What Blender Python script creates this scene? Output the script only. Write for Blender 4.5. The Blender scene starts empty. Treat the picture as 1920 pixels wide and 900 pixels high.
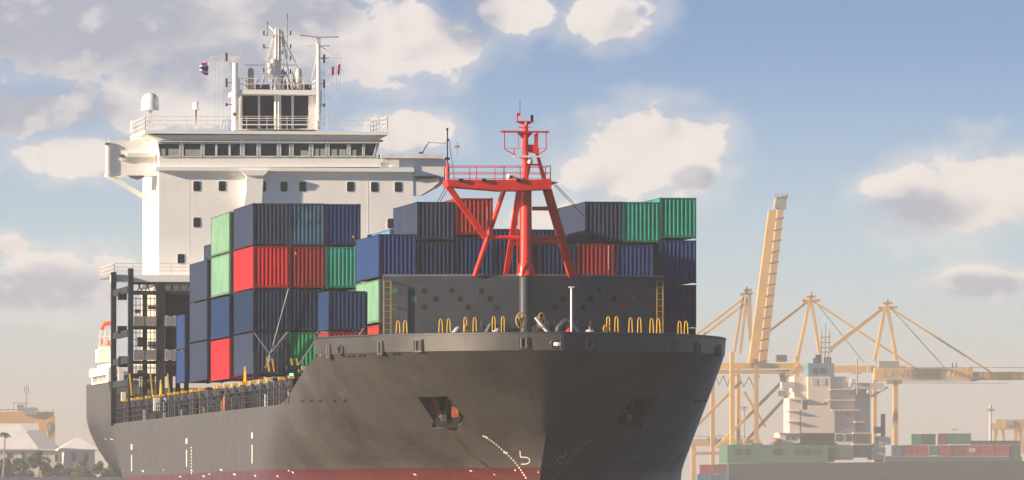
import bpy, bmesh, math, random
from mathutils import Vector, Matrix
from mathutils.bvhtree import BVHTree
random.seed(7)
R = math.radians
SC = bpy.context.scene
COL = SC.collection

# ------------------------------------------------------------------ camera, world, sun, exposure
EYE = 2.2                       # eye height over the water (m)
FPX = 15750.0                   # focal length in pixels of a 1920 px wide frame
YAW = R(8.114)                  # ship axis is world +Y; the camera looks to the right of it
PITCH = math.atan(515 / FPX)
cam_d = bpy.data.cameras.new('camera')
cam = bpy.data.objects.new('camera', cam_d)
COL.objects.link(cam)
cam_d.sensor_width = 36
cam_d.lens = FPX / 1920 * 36
cam_d.clip_start = 1.0
cam_d.clip_end = 60000
cam.location = (0, 0, EYE)
cam.rotation_euler = (R(90) + PITCH, 0, -YAW)
SC.camera = cam
CR = cam.rotation_euler.to_matrix()

SUN_AZ = R(12)                  # sun stands to the left, a little on the camera's side
SUN_EL = R(15)
to_sun = Vector((-math.cos(SUN_EL) * math.cos(SUN_AZ), -math.cos(SUN_EL) * math.sin(SUN_AZ), math.sin(SUN_EL)))
sun_d = bpy.data.lights.new('sun', 'SUN')
sun_d.energy = 4.2
sun_d.angle = R(0.8)
sun_d.color = (1.0, 0.79, 0.57)
sun = bpy.data.objects.new('sun', sun_d)
COL.objects.link(sun)
sun.rotation_euler = to_sun.to_track_quat('Z', 'Y').to_euler()

SC.view_settings.view_transform = 'Standard'
SC.view_settings.look = 'None'
SC.view_settings.exposure = 1.3
SC.view_settings.gamma = 1
SC.view_settings.use_curve_mapping = False
SC.render.engine = 'CYCLES'
SC.cycles.max_bounces = 6
SC.cycles.volume_bounces = 1
SC.cycles.use_denoising = True

HAZE_DENSITY = 0.00013
HAZE_COLOR = (0.84, 0.83, 0.82)


def world_sky():
    w = bpy.data.worlds.new('World')
    SC.world = w
    w.use_nodes = True
    nt = w.node_tree
    nt.nodes.clear()
    N, L = nt.nodes.new, nt.links.new

    def m(op, a, b=None, c=None, clamp=False):
        n = N('ShaderNodeMath')
        n.operation = op
        n.use_clamp = clamp
        for i, v in enumerate((a, b, c)):
            if v is None:
                continue
            if isinstance(v, (int, float)):
                n.inputs[i].default_value = v
            else:
                L(v, n.inputs[i])
        return n.outputs[0]

    def sstep(v, a, b):
        n = N('ShaderNodeMapRange')
        n.interpolation_type = 'SMOOTHSTEP'
        n.inputs[1].default_value = a
        n.inputs[2].default_value = b
        L(v, n.inputs[0])
        return n.outputs[0]

    def vec(x, y, z):
        n = N('ShaderNodeCombineXYZ')
        for i, v in enumerate((x, y, z)):
            if isinstance(v, (int, float)):
                n.inputs[i].default_value = v
            else:
                L(v, n.inputs[i])
        return n.outputs[0]

    def mix(f, a, b):
        n = N('ShaderNodeMix')
        n.data_type = 'RGBA'
        L(f, n.inputs[0])
        for s, v in ((6, a), (7, b)):
            if isinstance(v, tuple):
                n.inputs[s].default_value = (*v, 1)
            else:
                L(v, n.inputs[s])
        return n.outputs[2]

    tc = N('ShaderNodeTexCoord')
    sep = N('ShaderNodeSeparateXYZ')
    L(tc.outputs['Generated'], sep.inputs[0])
    x, y, z = sep.outputs
    # the clear sky: compress the height so that the blue comes down to the low band the tele lens sees
    zz = m('ADD', m('MULTIPLY', m('MAXIMUM', z, 0.0), 7.0), 0.10)
    sky = N('ShaderNodeTexSky')
    sky.sky_type = 'NISHITA'
    sky.sun_disc = False
    sky.sun_elevation = SUN_EL
    sky.sun_rotation = math.atan2(to_sun.x, to_sun.y)
    sky.dust_density = 1.0
    sky.ozone_density = 1.5
    L(vec(x, y, zz), sky.inputs[0])
    tint = N('ShaderNodeMix')
    tint.data_type = 'RGBA'
    tint.blend_type = 'MULTIPLY'
    tint.inputs[0].default_value = 1.0
    tint.inputs[7].default_value = (0.90, 1.13, 1.25, 1)
    L(sky.outputs[0], tint.inputs[6])
    clear = tint.outputs[2]
    # clouds in bearing (U) and height (V), hundredths of a radian
    U = m('MULTIPLY', m('SUBTRACT', m('ARCTAN2', x, y), YAW), 100.0)
    V = m('MULTIPLY', z, 100.0)
    p = vec(U, m('MULTIPLY', V, 1.35), 0.0)

    def noise(vv, scale, detail, rough, off=0.0):
        n = N('ShaderNodeTexNoise')
        n.noise_dimensions = '3D'
        n.inputs['Scale'].default_value = scale
        n.inputs['Detail'].default_value = detail
        n.inputs['Roughness'].default_value = rough
        mp = N('ShaderNodeMapping')
        mp.inputs['Location'].default_value = (off, off * 0.7, off * 1.3)
        L(vv, mp.inputs[0])
        L(mp.outputs[0], n.inputs['Vector'])
        return n.outputs['Fac']
    n1 = noise(p, 0.62, 9, 0.55)
    n2 = noise(p, 1.7, 8, 0.6, 5.0)
    n3 = noise(p, 5.0, 5, 0.6, 9.0)
    nz = m('SUBTRACT', m('ADD', m('ADD', n1, m('MULTIPLY', n2, 0.6)), m('MULTIPLY', n3, 0.22)), 0.91)

    def blob(px, py, rx, ry):
        cu, cv = (px - 960) / FPX * 100, (965 - py) / FPX * 100
        du = m('MULTIPLY', m('SUBTRACT', U, cu), FPX / 100 / rx)
        dv = m('MULTIPLY', m('SUBTRACT', V, cv), FPX / 100 / ry)
        d = m('SQRT', m('ADD', m('MULTIPLY', du, du), m('MULTIPLY', dv, dv)))
        return m('SUBTRACT', 1.0, d)

    def field(lst):
        f = blob(*lst[0])
        for b in lst[1:]:
            f = m('SMOOTH_MAX', f, blob(*b), 0.25)
        return f
    clouds = [(200, 60, 420, 150), (480, 60, 330, 140), (730, 90, 180, 95), (40, 210, 170, 60), (960, 20, 100, 50), (330, 180, 220, 80),
              (1140, 40, 105, 60), (1180, 265, 110, 75), (1260, 285, 115, 80), (1150, 330, 120, 60), (1760, 370, 150, 90), (1870, 360, 130, 80),
              (1640, 350, 60, 40), (1860, 525, 130, 32), (140, 295, 130, 50), (90, 530, 240, 75), (760, 250, 95, 50), (1090, 420, 160, 50),
              (20, 460, 40, 25), (250, 230, 70, 30)]
    far = m('SUBTRACT', noise(vec(m('MULTIPLY', x, 3), m('MULTIPLY', y, 3), m('MULTIPLY', z, 6)), 1.2, 6, 0.55, 3.0), 0.62)
    inside = sstep(m('ABSOLUTE', U), 7.5, 10.0)
    f = m('ADD', field(clouds), m('MULTIPLY', nz, 1.9))
    dens = m('MAXIMUM', m('MULTIPLY', sstep(f, 0.08, 0.30), 0.94), m('MULTIPLY', sstep(f, -0.55, 0.30), 0.42))
    pb = N('ShaderNodeVectorMath')
    pb.operation = 'ADD'
    pb.inputs[1].default_value = (-0.22, 0.26, 0.0)
    L(p, pb.inputs[0])
    relief = m('SUBTRACT', m('ADD', n1, m('MULTIPLY', n2, 0.6)), m('ADD', noise(pb.outputs[0], 0.62, 9, 0.55), m('MULTIPLY', noise(pb.outputs[0], 1.7, 8, 0.6, 5.0), 0.6)))
    dens_far = m('MULTIPLY', m('MULTIPLY', sstep(far, 0.0, 0.2), inside), 0.7)
    shades = [(120, 40, 330, 120), (60, 205, 200, 60), (420, 130, 240, 60), (1700, 400, 120, 45), (1850, 540, 110, 25), (80, 545, 200, 45), (1300, 335, 40, 20),
              (560, 20, 120, 60), (880, 25, 60, 60)]
    sf = m('ADD', field(shades), m('MULTIPLY', nz, 1.5))
    shade = m('MULTIPLY', sstep(sf, -0.35, 0.45), 0.95)
    cream, lav = (4.35, 4.0, 3.8), (1.75, 1.95, 2.5)
    ccol = mix(shade, cream, lav)
    ccol = mix(m('MULTIPLY', sstep(relief, 0.02, -0.22), 0.45), ccol, (2.2, 2.28, 2.6))
    ccol = mix(m('MULTIPLY', sstep(relief, 0.0, 0.20), 0.5), ccol, (4.7, 4.3, 4.05))
    # thin veil near the horizon
    c = mix(m('MULTIPLY', sstep(V, 5.8, 2.2), 0.92), clear, (2.45, 3.1, 3.25))
    c = mix(sstep(V, 2.9, 0.9), c, (2.75, 2.35, 2.02))
    c = mix(dens_far, c, (4.4, 3.95, 3.6))
    c = mix(dens, c, ccol)
    bg = N('ShaderNodeBackground')
    bg.inputs[1].default_value = 0.085
    L(c, bg.inputs[0])
    out = N('ShaderNodeOutputWorld')
    L(bg.outputs[0], out.inputs[0])
    w.cycles.sampling_method = 'MANUAL'
    w.cycles.sample_map_resolution = 1024


world_sky()


# ------------------------------------------------------------------ helpers
def ray(px, py):
    return CR @ Vector(((px - 960) / FPX, (450 - py) / FPX, -1))


def P(px, py, Y):
    """point of the picture's line of sight on the plane y = Y (used to take sizes from the photograph)"""
    d = ray(px, py)
    return Vector((0, 0, EYE)) + d * (Y / d.y)


def new_mat(name):
    mt = bpy.data.materials.new(name)
    mt.use_nodes = True
    return mt, mt.node_tree, mt.node_tree.nodes['Principled BSDF']


def paint(name, col, rough=0.5, var=0.25, streak=0.25, dirt=(0.10, 0.07, 0.05), rust=0.0, metal=0.0, scale=0.6, spec=0.5, wear=None):
    """painted steel: blotches, vertical run-off streaks, spots of rust or of an older coat"""
    mt, nt, b = new_mat(name)
    N, L = nt.nodes.new, nt.links.new
    tc = N('ShaderNodeTexCoord')
    oi = N('ShaderNodeObjectInfo')
    va = N('ShaderNodeVectorMath')
    va.operation = 'MULTIPLY_ADD'
    va.inputs[1].default_value = (1, 1, 1)
    mu = N('ShaderNodeMath')
    mu.operation = 'MULTIPLY'
    mu.inputs[1].default_value = 37.0
    L(oi.outputs['Random'], mu.inputs[0])
    L(tc.outputs['Object'], va.inputs[0])
    L(mu.outputs[0], va.inputs[2])

    def noise(sc, det, mapscale=(1, 1, 1), rg=0.6):
        mp = N('ShaderNodeMapping')
        mp.inputs['Scale'].default_value = mapscale
        L(va.outputs[0], mp.inputs[0])
        n = N('ShaderNodeTexNoise')
        n.inputs['Scale'].default_value = sc
        n.inputs['Detail'].default_value = det
        n.inputs['Roughness'].default_value = rg
        L(mp.outputs[0], n.inputs['Vector'])
        return n.outputs['Fac']

    def ramp(v, a, bb, lo, hi):
        n = N('ShaderNodeMapRange')
        n.inputs[1].default_value = a
        n.inputs[2].default_value = bb
        n.inputs[3].default_value = lo
        n.inputs[4].default_value = hi
        L(v, n.inputs[0])
        return n.outputs[0]

    def mix(f, a, c, blend='MIX'):
        n = N('ShaderNodeMix')
        n.data_type = 'RGBA'
        n.blend_type = blend
        if isinstance(f, float):
            n.inputs[0].default_value = f
        else:
            L(f, n.inputs[0])
        for s, v in ((6, a), (7, c)):
            if isinstance(v, tuple):
                n.inputs[s].default_value = (*v, 1)
            else:
                L(v, n.inputs[s])
        return n.outputs[2]
    blot = noise(scale, 5)
    c = mix(ramp(blot, 0.3, 0.7, 0, 1), tuple(v * (1 - var) for v in col), tuple(min(1, v * (1 + var)) for v in col))
    if streak:
        st = noise(1.6, 4, (1.4, 1.4, 0.10))
        c = mix(ramp(st, 0.52, 0.78, 0, streak), c, dirt)
    if wear:
        c = mix(ramp(noise(0.9, 6, rg=0.7), 0.52, 0.60, 0, 0.75), c, wear)
    if rust:
        c = mix(ramp(noise(2.2, 7, (1, 1, 0.5), 0.7), 0.60, 0.72, 0, rust), c, (0.16, 0.055, 0.025))
    L(c, b.inputs['Base Color'])
    L(ramp(blot, 0.2, 0.8, max(0.05, rough - 0.1), min(1, rough + 0.12)), b.inputs['Roughness'])
    b.inputs['Metallic'].default_value = metal
    b.inputs['Specular IOR Level'].default_value = spec
    return mt


def flat(name, col, rough=0.6, metal=0.0, emit=None, es=0.0):
    mt = paint(name, col, rough, 0.12, 0.0, metal=metal, scale=1.5)
    if emit:
        b = mt.node_tree.nodes['Principled BSDF']
        b.inputs['Emission Color'].default_value = (*emit, 1)
        b.inputs['Emission Strength'].default_value = es
    return mt


class MB:
    """collects shapes into one mesh"""
    def __init__(s):
        s.v, s.f = [], []

    def add(s, vs, fs):
        o = len(s.v)
        s.v += [tuple(q) for q in vs]
        s.f += [tuple(i + o for i in q) for q in fs]
        return s

    def box(s, a, b):
        x0, x1 = sorted((a[0], b[0]))
        y0, y1 = sorted((a[1], b[1]))
        z0, z1 = sorted((a[2], b[2]))
        return s.add([(x0, y0, z0), (x1, y0, z0), (x1, y1, z0), (x0, y1, z0), (x0, y0, z1), (x1, y0, z1), (x1, y1, z1), (x0, y1, z1)],
                     [(0, 3, 2, 1), (4, 5, 6, 7), (0, 1, 5, 4), (1, 2, 6, 5), (2, 3, 7, 6), (3, 0, 4, 7)])

    def pbox(s, px0, py0, px1, py1, Y, d):
        """box whose front face covers a picture rectangle on the plane y = Y, going back d metres"""
        a, b = P(px0, py0, Y), P(px1, py1, Y)
        return s.box((a.x, Y, a.z), (b.x, Y + d, b.z))

    def prism(s, pts, d):
        """front polygon (list of 3D points), extruded by vector d"""
        n = len(pts)
        d = Vector(d)
        vs = [Vector(q) for q in pts] + [Vector(q) + d for q in pts]
        fs = [tuple(range(n)), tuple(range(2 * n - 1, n - 1, -1))] + [(i, i + n, (i + 1) % n + n, (i + 1) % n) for i in range(n)]
        return s.add(vs, fs)

    def pprism(s, pp, Y, d):
        return s.prism([P(a, b, Y) for a, b in pp], (0, d, 0))

    def bar(s, p, q, w, h=None):
        h = h or w
        p, q = Vector(p), Vector(q)
        z = (q - p).normalized()
        u = Vector((0, 1, 0)) if abs(z.y) < 0.9 else Vector((0, 0, 1))
        x = z.cross(u).normalized() * w / 2
        y = z.cross(x).normalized() * h / 2
        return s.add([p - x - y, p + x - y, p + x + y, p - x + y, q - x - y, q + x - y, q + x + y, q - x + y],
                     [(0, 1, 2, 3), (7, 6, 5, 4), (0, 4, 5, 1), (1, 5, 6, 2), (2, 6, 7, 3), (3, 7, 4, 0)])

    def tube(s, pts, r, n=8, r2=None):
        pts = [Vector(q) for q in pts]
        k = len(pts)
        rings = []
        for i, q in enumerate(pts):
            t = (pts[min(i + 1, k - 1)] - pts[max(i - 1, 0)]).normalized()
            u = Vector((0, 1, 0)) if abs(t.y) < 0.9 else Vector((0, 0, 1))
            a = t.cross(u).normalized()
            b = t.cross(a).normalized()
            rr = r if r2 is None else r + (r2 - r) * i / (k - 1)
            rings.append([q + (a * math.cos(2 * math.pi * j / n) + b * math.sin(2 * math.pi * j / n)) * rr for j in range(n)])
        vs = [v for rg in rings for v in rg]
        fs = [(i * n + j, i * n + (j + 1) % n, (i + 1) * n + (j + 1) % n, (i + 1) * n + j) for i in range(k - 1) for j in range(n)]
        fs += [tuple(range(n - 1, -1, -1)), tuple(range((k - 1) * n, k * n))]
        return s.add(vs, fs)

    def lathe(s, c, prof, n=16):
        """rings (radius, height) about a vertical axis through c"""
        c = Vector(c)
        vs = [c + Vector((r * math.cos(2 * math.pi * j / n), r * math.sin(2 * math.pi * j / n), h)) for r, h in prof for j in range(n)]
        k = len(prof)
        fs = [(i * n + j, i * n + (j + 1) % n, (i + 1) * n + (j + 1) % n, (i + 1) * n + j) for i in range(k - 1) for j in range(n)]
        fs += [tuple(range(n - 1, -1, -1)), tuple(range((k - 1) * n, k * n))]
        return s.add(vs, fs)

    def rail(s, pts, heights, r=0.025, post=1.5):
        """guard rail: posts and horizontal rails along a list of points at deck level"""
        pts = [Vector(q) for q in pts]
        for h in heights:
            for a, b in zip(pts, pts[1:]):
                s.bar(a + Vector((0, 0, h)), b + Vector((0, 0, h)), r * 2)
        for a, b in zip(pts, pts[1:]):
            n = max(1, int((b - a).length / post))
            for i in range(n + 1):
                q = a.lerp(b, i / n)
                s.bar(q, q + Vector((0, 0, max(heights))), r * 2.2)
        return s

    def build(s, name, mat, parent=None, smooth=False, label=None):
        me = bpy.data.meshes.new(name)
        me.from_pydata(s.v, [], s.f)
        me.materials.append(mat)
        if smooth:
            me.polygons.foreach_set('use_smooth', [True] * len(me.polygons))
        me.update()
        o = bpy.data.objects.new(name, me)
        COL.objects.link(o)
        if parent:
            o.parent = parent
            o.matrix_parent_inverse = Matrix.Translation(-parent.location) if parent.type == 'EMPTY' else Matrix.Identity(4)
        if label:
            o['label'] = label
        return o


def empty(name, loc, label, cat, group=None):
    o = bpy.data.objects.new(name, None)
    COL.objects.link(o)
    o.location = loc
    o['label'] = label
    o['category'] = cat
    if group:
        o['group'] = group
    return o


def tag(o, label, cat, group=None):
    o['label'] = label
    o['category'] = cat
    if group:
        o['group'] = group
    return o


# ------------------------------------------------------------------ materials
WHITE = paint('white_ship_paint', (0.89, 0.88, 0.84), 0.45, 0.05, 0.10, (0.45, 0.33, 0.22), scale=0.25)
WHITE2 = flat('white_fittings', (0.80, 0.77, 0.73), 0.4)
GREY = paint('dark_grey_deck_paint', (0.030, 0.039, 0.055), 0.5, 0.18, 0.2, (0.05, 0.045, 0.04), scale=0.5)
BULW = paint('grey_bulwark_paint', (0.050, 0.050, 0.052), 0.45, 0.2, 0.25, (0.07, 0.06, 0.05), scale=0.5)
STEEL = paint('blue_black_steel', (0.015, 0.021, 0.033), 0.5, 0.2, 0.2)
LSTEEL = paint('light_grey_steel', (0.42, 0.41, 0.40), 0.5, 0.2, 0.3)
MSTEEL = paint('grey_post_steel', (0.12, 0.12, 0.13), 0.5, 0.2, 0.2)
BLACK = flat('black_opening', (0.012, 0.012, 0.014), 0.7)
RED = paint('red_mast_paint', (0.72, 0.022, 0.010), 0.38, 0.2, 0.25, (0.3, 0.03, 0.03), scale=0.8)
YELLOW = flat('yellow_safety_paint', (0.78, 0.46, 0.03), 0.45)
ORANGE = flat('orange_rescue_paint', (0.85, 0.13, 0.03), 0.45)
GLASS = flat('dark_window_glass', (0.010, 0.017, 0.032), 0.15)
GLASS.node_tree.nodes['Principled BSDF'].inputs['Specular IOR Level'].default_value = 0.25
SKY_TINT = flat('pale_green_sky_tint', (0.34, 0.40, 0.34), 0.8)
RUSTY = paint('rusty_iron', (0.24, 0.060, 0.022), 0.8, 0.6, 0.85, (0.015, 0.012, 0.012), scale=1.6)
IRON = flat('black_iron', (0.014, 0.014, 0.016), 0.75)
IRON.node_tree.nodes['Principled BSDF'].inputs['Specular IOR Level'].default_value = 0.1
MARK = flat('white_mark_paint', (0.75, 0.70, 0.62), 0.6)
WARM = flat('warm_pale_steel', (0.62, 0.58, 0.50), 0.5)


def hull_material():
    mt = paint('hull_paint', (0.068, 0.062, 0.057), 0.36, 0.30, 0.45, (0.135, 0.12, 0.105), scale=0.22)
    nt = mt.node_tree
    b = nt.nodes['Principled BSDF']
    N, L = nt.nodes.new, nt.links.new
    src = b.inputs['Base Color'].links[0].from_socket
    tc = N('ShaderNodeTexCoord')
    sp = N('ShaderNodeSeparateXYZ')
    L(tc.outputs['Object'], sp.inputs[0])
    n = N('ShaderNodeTexNoise')
    n.inputs['Scale'].default_value = 0.8
    n.inputs['Detail'].default_value = 6
    L(tc.outputs['Object'], n.inputs['Vector'])
    a = N('ShaderNodeMath')
    a.operation = 'MULTIPLY_ADD'
    a.inputs[1].default_value = 0.10
    L(n.outputs['Fac'], a.inputs[0])
    L(sp.outputs[2], a.inputs[2])
    r = N('ShaderNodeMapRange')
    r.inputs[1].default_value = EYE + 3.05
    r.inputs[2].default_value = EYE + 3.00
    L(a.outputs[0], r.inputs[0])
    # red boot topping with patches of scraped paint
    r2 = N('ShaderNodeMapRange')
    r2.inputs[1].default_value = 0.45
    r2.inputs[2].default_value = 0.65
    L(n.outputs['Fac'], r2.inputs[0])
    mr = N('ShaderNodeMix')
    mr.data_type = 'RGBA'
    mr.inputs[6].default_value = (0.095, 0.018, 0.018, 1)
    mr.inputs[7].default_value = (0.075, 0.022, 0.021, 1)
    L(r2.outputs[0], mr.inputs[0])
    mx = N('ShaderNodeMix')
    mx.data_type = 'RGBA'
    L(r.outputs[0], mx.inputs[0])
    L(src, mx.inputs[6])
    L(mr.outputs[2], mx.inputs[7])
    L(mx.outputs[2], b.inputs['Base Color'])
    # plate seams: thin darker lines every few metres, along and across the side
    def lines(sock, period, width):
        a1 = N('ShaderNodeMath')
        a1.operation = 'PINGPONG'
        a1.inputs[1].default_value = period / 2
        L(sock, a1.inputs[0])
        a2 = N('ShaderNodeMapRange')
        a2.inputs[1].default_value = 0.0
        a2.inputs[2].default_value = width
        a2.inputs[3].default_value = 1.0
        a2.inputs[4].default_value = 0.0
        L(a1.outputs[0], a2.inputs[0])
        return a2.outputs[0]
    sm = N('ShaderNodeMath')
    sm.operation = 'MAXIMUM'
    L(lines(sp.outputs[2], 2.4, 0.035), sm.inputs[0])
    L(lines(sp.outputs[1], 9.0, 0.10), sm.inputs[1])
    sf_ = N('ShaderNodeMath')
    sf_.operation = 'MULTIPLY'
    sf_.inputs[1].default_value = 0.35
    L(sm.outputs[0], sf_.inputs[0])
    ms_ = N('ShaderNodeMix')
    ms_.data_type = 'RGBA'
    L(sf_.outputs[0], ms_.inputs[0])
    L(mx.outputs[2], ms_.inputs[6])
    ms_.inputs[7].default_value = (0.02, 0.018, 0.017, 1)
    L(ms_.outputs[2], b.inputs['Base Color'])
    # gentle plate waviness
    wn = N('ShaderNodeTexNoise')
    wn.inputs['Scale'].default_value = 0.35
    wn.inputs['Detail'].default_value = 2
    L(tc.outputs['Object'], wn.inputs['Vector'])
    bp = N('ShaderNodeBump')
    bp.inputs['Strength'].default_value = 0.35
    bp.inputs['Distance'].default_value = 0.12
    L(wn.outputs['Fac'], bp.inputs['Height'])
    L(bp.outputs[0], b.inputs['Normal'])
    return mt


HULL = hull_material()

# ------------------------------------------------------------------ setting: water, far ground
def water():
    mt, nt, b = new_mat('river_water')
    N, L = nt.nodes.new, nt.links.new
    b.inputs['Base Color'].default_value = (0.05, 0.065, 0.06, 1)
    b.inputs['Roughness'].default_value = 0.12
    tc = N('ShaderNodeTexCoord')
    n = N('ShaderNodeTexNoise')
    n.inputs['Scale'].default_value = 0.35
    n.inputs['Detail'].default_value = 6
    L(tc.outputs['Object'], n.inputs['Vector'])
    bp = N('ShaderNodeBump')
    bp.inputs['Strength'].default_value = 0.6
    bp.inputs['Distance'].default_value = 0.5
    L(n.outputs['Fac'], bp.inputs['Height'])
    L(bp.outputs[0], b.inputs['Normal'])
    o = MB().add([(-4000, -600, 0), (4000, -600, 0), (4000, 6000, 0), (-4000, 6000, 0)], [(0, 1, 2, 3)]).build('water', mt)
    o['kind'] = 'structure'


water()

# ------------------------------------------------------------------ the ship's hull
CX = 76.55
HB = 14.0
Z = lambda r: r + EYE           # heights below are measured from the camera's eye level
SHIP = empty('container_ship', (CX, 600, 0), 'dark grey container ship with white bridge, red foremast and red waterline', 'ship')


def lerp_tab(tab, x):
    if x <= tab[0][0]:
        return tab[0][1]
    for (a, b), (c, d) in zip(tab, tab[1:]):
        if x <= c:
            return b + (d - b) * (x - a) / (c - a)
    return tab[-1][1]


def smooth(t):
    t = max(0.0, min(1.0, t))
    return t * t * (3 - 2 * t)


def y_stem(z):
    return lerp_tab([(-3.5, 527.0), (0, 525.6), (3, 524.0), (5, 521.8), (7.2, 519.0), (9, 516.7), (10.2, 515.3), (11.5, 514.6)], z)


def half(Y, z):
    w = max(0.0, min(1.2, (z - 3) / 7.2))
    u = max(0.0, Y - y_stem(z))
    Lh = 34 - 2 * w
    n = 2 + w
    p = 1 - 0.4 * w ** 0.9
    b = HB if u >= Lh else HB * max(0.0, 1 - (1 - u / Lh) ** n) ** p
    if Y > 650:
        tr = lerp_tab([(-3.5, 4.0), (0, 7.5), (3, 10.7), (4.3, 11.9), (5.5, 12.7), (7.0, 13.4), (8, 13.6), (12, 13.6)], z)
        b = b + (tr - b) * smooth((Y - 650) / 40)
    return b


def sheer(Y):
    if Y < 532.5:
        return 10.2
    if Y < 543:
        t = (Y - 532.5) / 10.5
        return 10.2 - 3.0 * (t * 0.6 + 0.4 * smooth(t))
    return lerp_tab([(543, 7.2), (664.5, 7.2), (666.5, 10.6), (690, 10.7)], Y)


def build_hull():
    ss = [0, .0015, .004, .008, .014, .022, .032, .044, .056, .068, .080, .092, .104, .116, .128, .140, .152, .164, .18, .20, .22, .25, .3, .4, .5, .6, .7, .78, .82, .845,
          .853, .862, .874, .89, .92, .95, .975, 1]
    NZ = 26
    bm = bmesh.new()
    left, right = [], []
    for s in ss:
        lc, rc = [], []
        Yt = 515.3 + (690 - 515.3) * s
        zt = sheer(Yt)
        for k in range(NZ):
            t = k / (NZ - 1)
            z = -3.5 + (zt + 3.5) * t
            Y = y_stem(z) + (690 - y_stem(z)) * s
            b = half(Y, z)
            if s == 0:
                v = bm.verts.new((CX, Y, Z(z)))
                lc.append(v)
                rc.append(v)
            else:
                lc.append(bm.verts.new((CX - b, Y, Z(z))))
                rc.append(bm.verts.new((CX + b, Y, Z(z))))
        left.append(lc)
        right.append(rc)

    def face(*vs):
        u = []
        for v in vs:
            if v not in u:
                u.append(v)
        if len(u) > 2:
            f = bm.faces.new(u)
            f.smooth = True
            return f
    for i in range(len(ss) - 1):
        for k in range(NZ - 1):
            face(left[i][k], left[i + 1][k], left[i + 1][k + 1], left[i][k + 1])
            face(right[i][k], right[i][k + 1], right[i + 1][k + 1], right[i + 1][k])
        for kk in (0, NZ - 1):
            f = face(left[i][kk], right[i][kk], right[i + 1][kk], left[i + 1][kk])
            if f:
                f.smooth = False
    for k in range(NZ - 1):
        f = face(left[-1][k], right[-1][k], right[-1][k + 1], left[-1][k + 1])
        f.smooth = False
    bmesh.ops.recalc_face_normals(bm, faces=bm.faces)
    for e in bm.edges:
        if len(e.link_faces) == 2 and e.calc_face_angle(0) > R(38):
            e.smooth = False
    bvh = BVHTree.FromBMesh(bm)
    me = bpy.data.meshes.new('hull')
    bm.to_mesh(me)
    bm.free()
    me.materials.append(HULL)
    o = bpy.data.objects.new('hull', me)
    COL.objects.link(o)
    return o, bvh


hull, HBVH = build_hull()


def on_hull(px, py, off=0.0):
    hit, nrm, _, _ = HBVH.ray_cast(Vector((0, 0, EYE)), ray(px, py))
    if hit is None:
        return None, None
    if nrm.dot(ray(px, py)) > 0:
        nrm = -nrm
    return hit + nrm * off, nrm


def cut_pocket(pp, depth):
    global hull
    hits = [on_hull(a, b) for a, b in pp]
    nm = sum((h[1] for h in hits), Vector()).normalized()
    nm = (nm + Vector((0, -0.4, 0))).normalized()
    fr = [h[0] + nm * 1.5 for h in hits]
    c = sum((h[0] for h in hits), Vector()) / len(hits)
    bk = [h[0] - nm * depth + (c - h[0]) * 0.12 for h in hits]
    n = len(pp)
    bm = bmesh.new()
    a = [bm.verts.new(v) for v in fr]
    b = [bm.verts.new(v) for v in bk]
    bm.faces.new(a)
    bm.faces.new(b[::-1])
    for i in range(n):
        bm.faces.new((a[i], b[i], b[(i + 1) % n], a[(i + 1) % n]))
    bmesh.ops.triangulate(bm, faces=bm.faces[:])
    bmesh.ops.recalc_face_normals(bm, faces=bm.faces)
    me = bpy.data.meshes.new('cutter')
    bm.to_mesh(me)
    bm.free()
    me.materials.append(HULL)
    co = bpy.data.objects.new('cutter', me)
    COL.objects.link(co)
    md = hull.modifiers.new('cut', 'BOOLEAN')
    md.operation = 'DIFFERENCE'
    md.solver = 'EXACT'
    md.object = co
    bpy.context.view_layer.update()
    dg = bpy.context.evaluated_depsgraph_get()
    nme = bpy.data.meshes.new_from_object(hull.evaluated_get(dg))
    hull.modifiers.clear()
    hull.data = nme
    bpy.data.objects.remove(co)
    return c, nm


POCKET_L = [(780, 742), (838, 741), (872, 781), (866, 799), (836, 805), (808, 803), (812, 790)]
POCKET_R = [(1235, 741), (1186, 742), (1155, 783), (1158, 797), (1180, 803), (1204, 803), (1208, 786)]
anch = [cut_pocket(POCKET_L, 1.5), cut_pocket(POCKET_R, 2.2)]
hull.parent = SHIP
hull.matrix_parent_inverse = Matrix.Translation(-SHIP.location)


def anchor(c, nm, label, mirror=1, fluke=None):
    """stockless anchor hanging in its pocket: shank, crown and two flukes pointing up"""
    root = empty('anchor', c, label, 'anchor', 'bow anchors')
    side = Vector((0, 0, 1)).cross(nm).normalized() * mirror
    up = nm.cross(side).normalized()
    if up.z < 0:
        up = -up
    o = c - nm * 0.80 + up * 0.15

    def q(s, u, n=0.0):
        return o + side * s + up * u + nm * n
    m = MB()
    m.tube([q(0.1, 0.9, -0.4), q(0.05, 0.0, 0.1), q(0, -0.75, 0.45)], 0.13, 8)
    m.build('shank', IRON, root)
    m = MB()
    m.prism([q(-0.95, -0.62, 0.30), q(0.95, -0.62, 0.30), q(0.75, -1.0, 0.75), q(0.0, -1.12, 0.85), q(-0.75, -1.0, 0.75)], -nm * 0.28)
    m.build('crown', IRON, root)
    for k in (-1, 1):
        m = MB()
        m.prism([q(k * 0.30, -0.62, 0.40), q(k * 0.80, -0.62, 0.32), q(k * 0.92, 0.15, 0.1), q(k * 0.72, 0.92, -0.05), q(k * 0.46, 0.2, 0.1)], -nm * 0.18)
        m.build('fluke', fluke or RUSTY, root)
    m = MB()
    m.box(q(-0.1, -0.45, 0.62) - Vector((0.16, 0.1, 0.2)), q(-0.1, -0.45, 0.62) + Vector((0.16, 0.1, 0.2)))
    m.build('shackle', MSTEEL, root)


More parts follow.
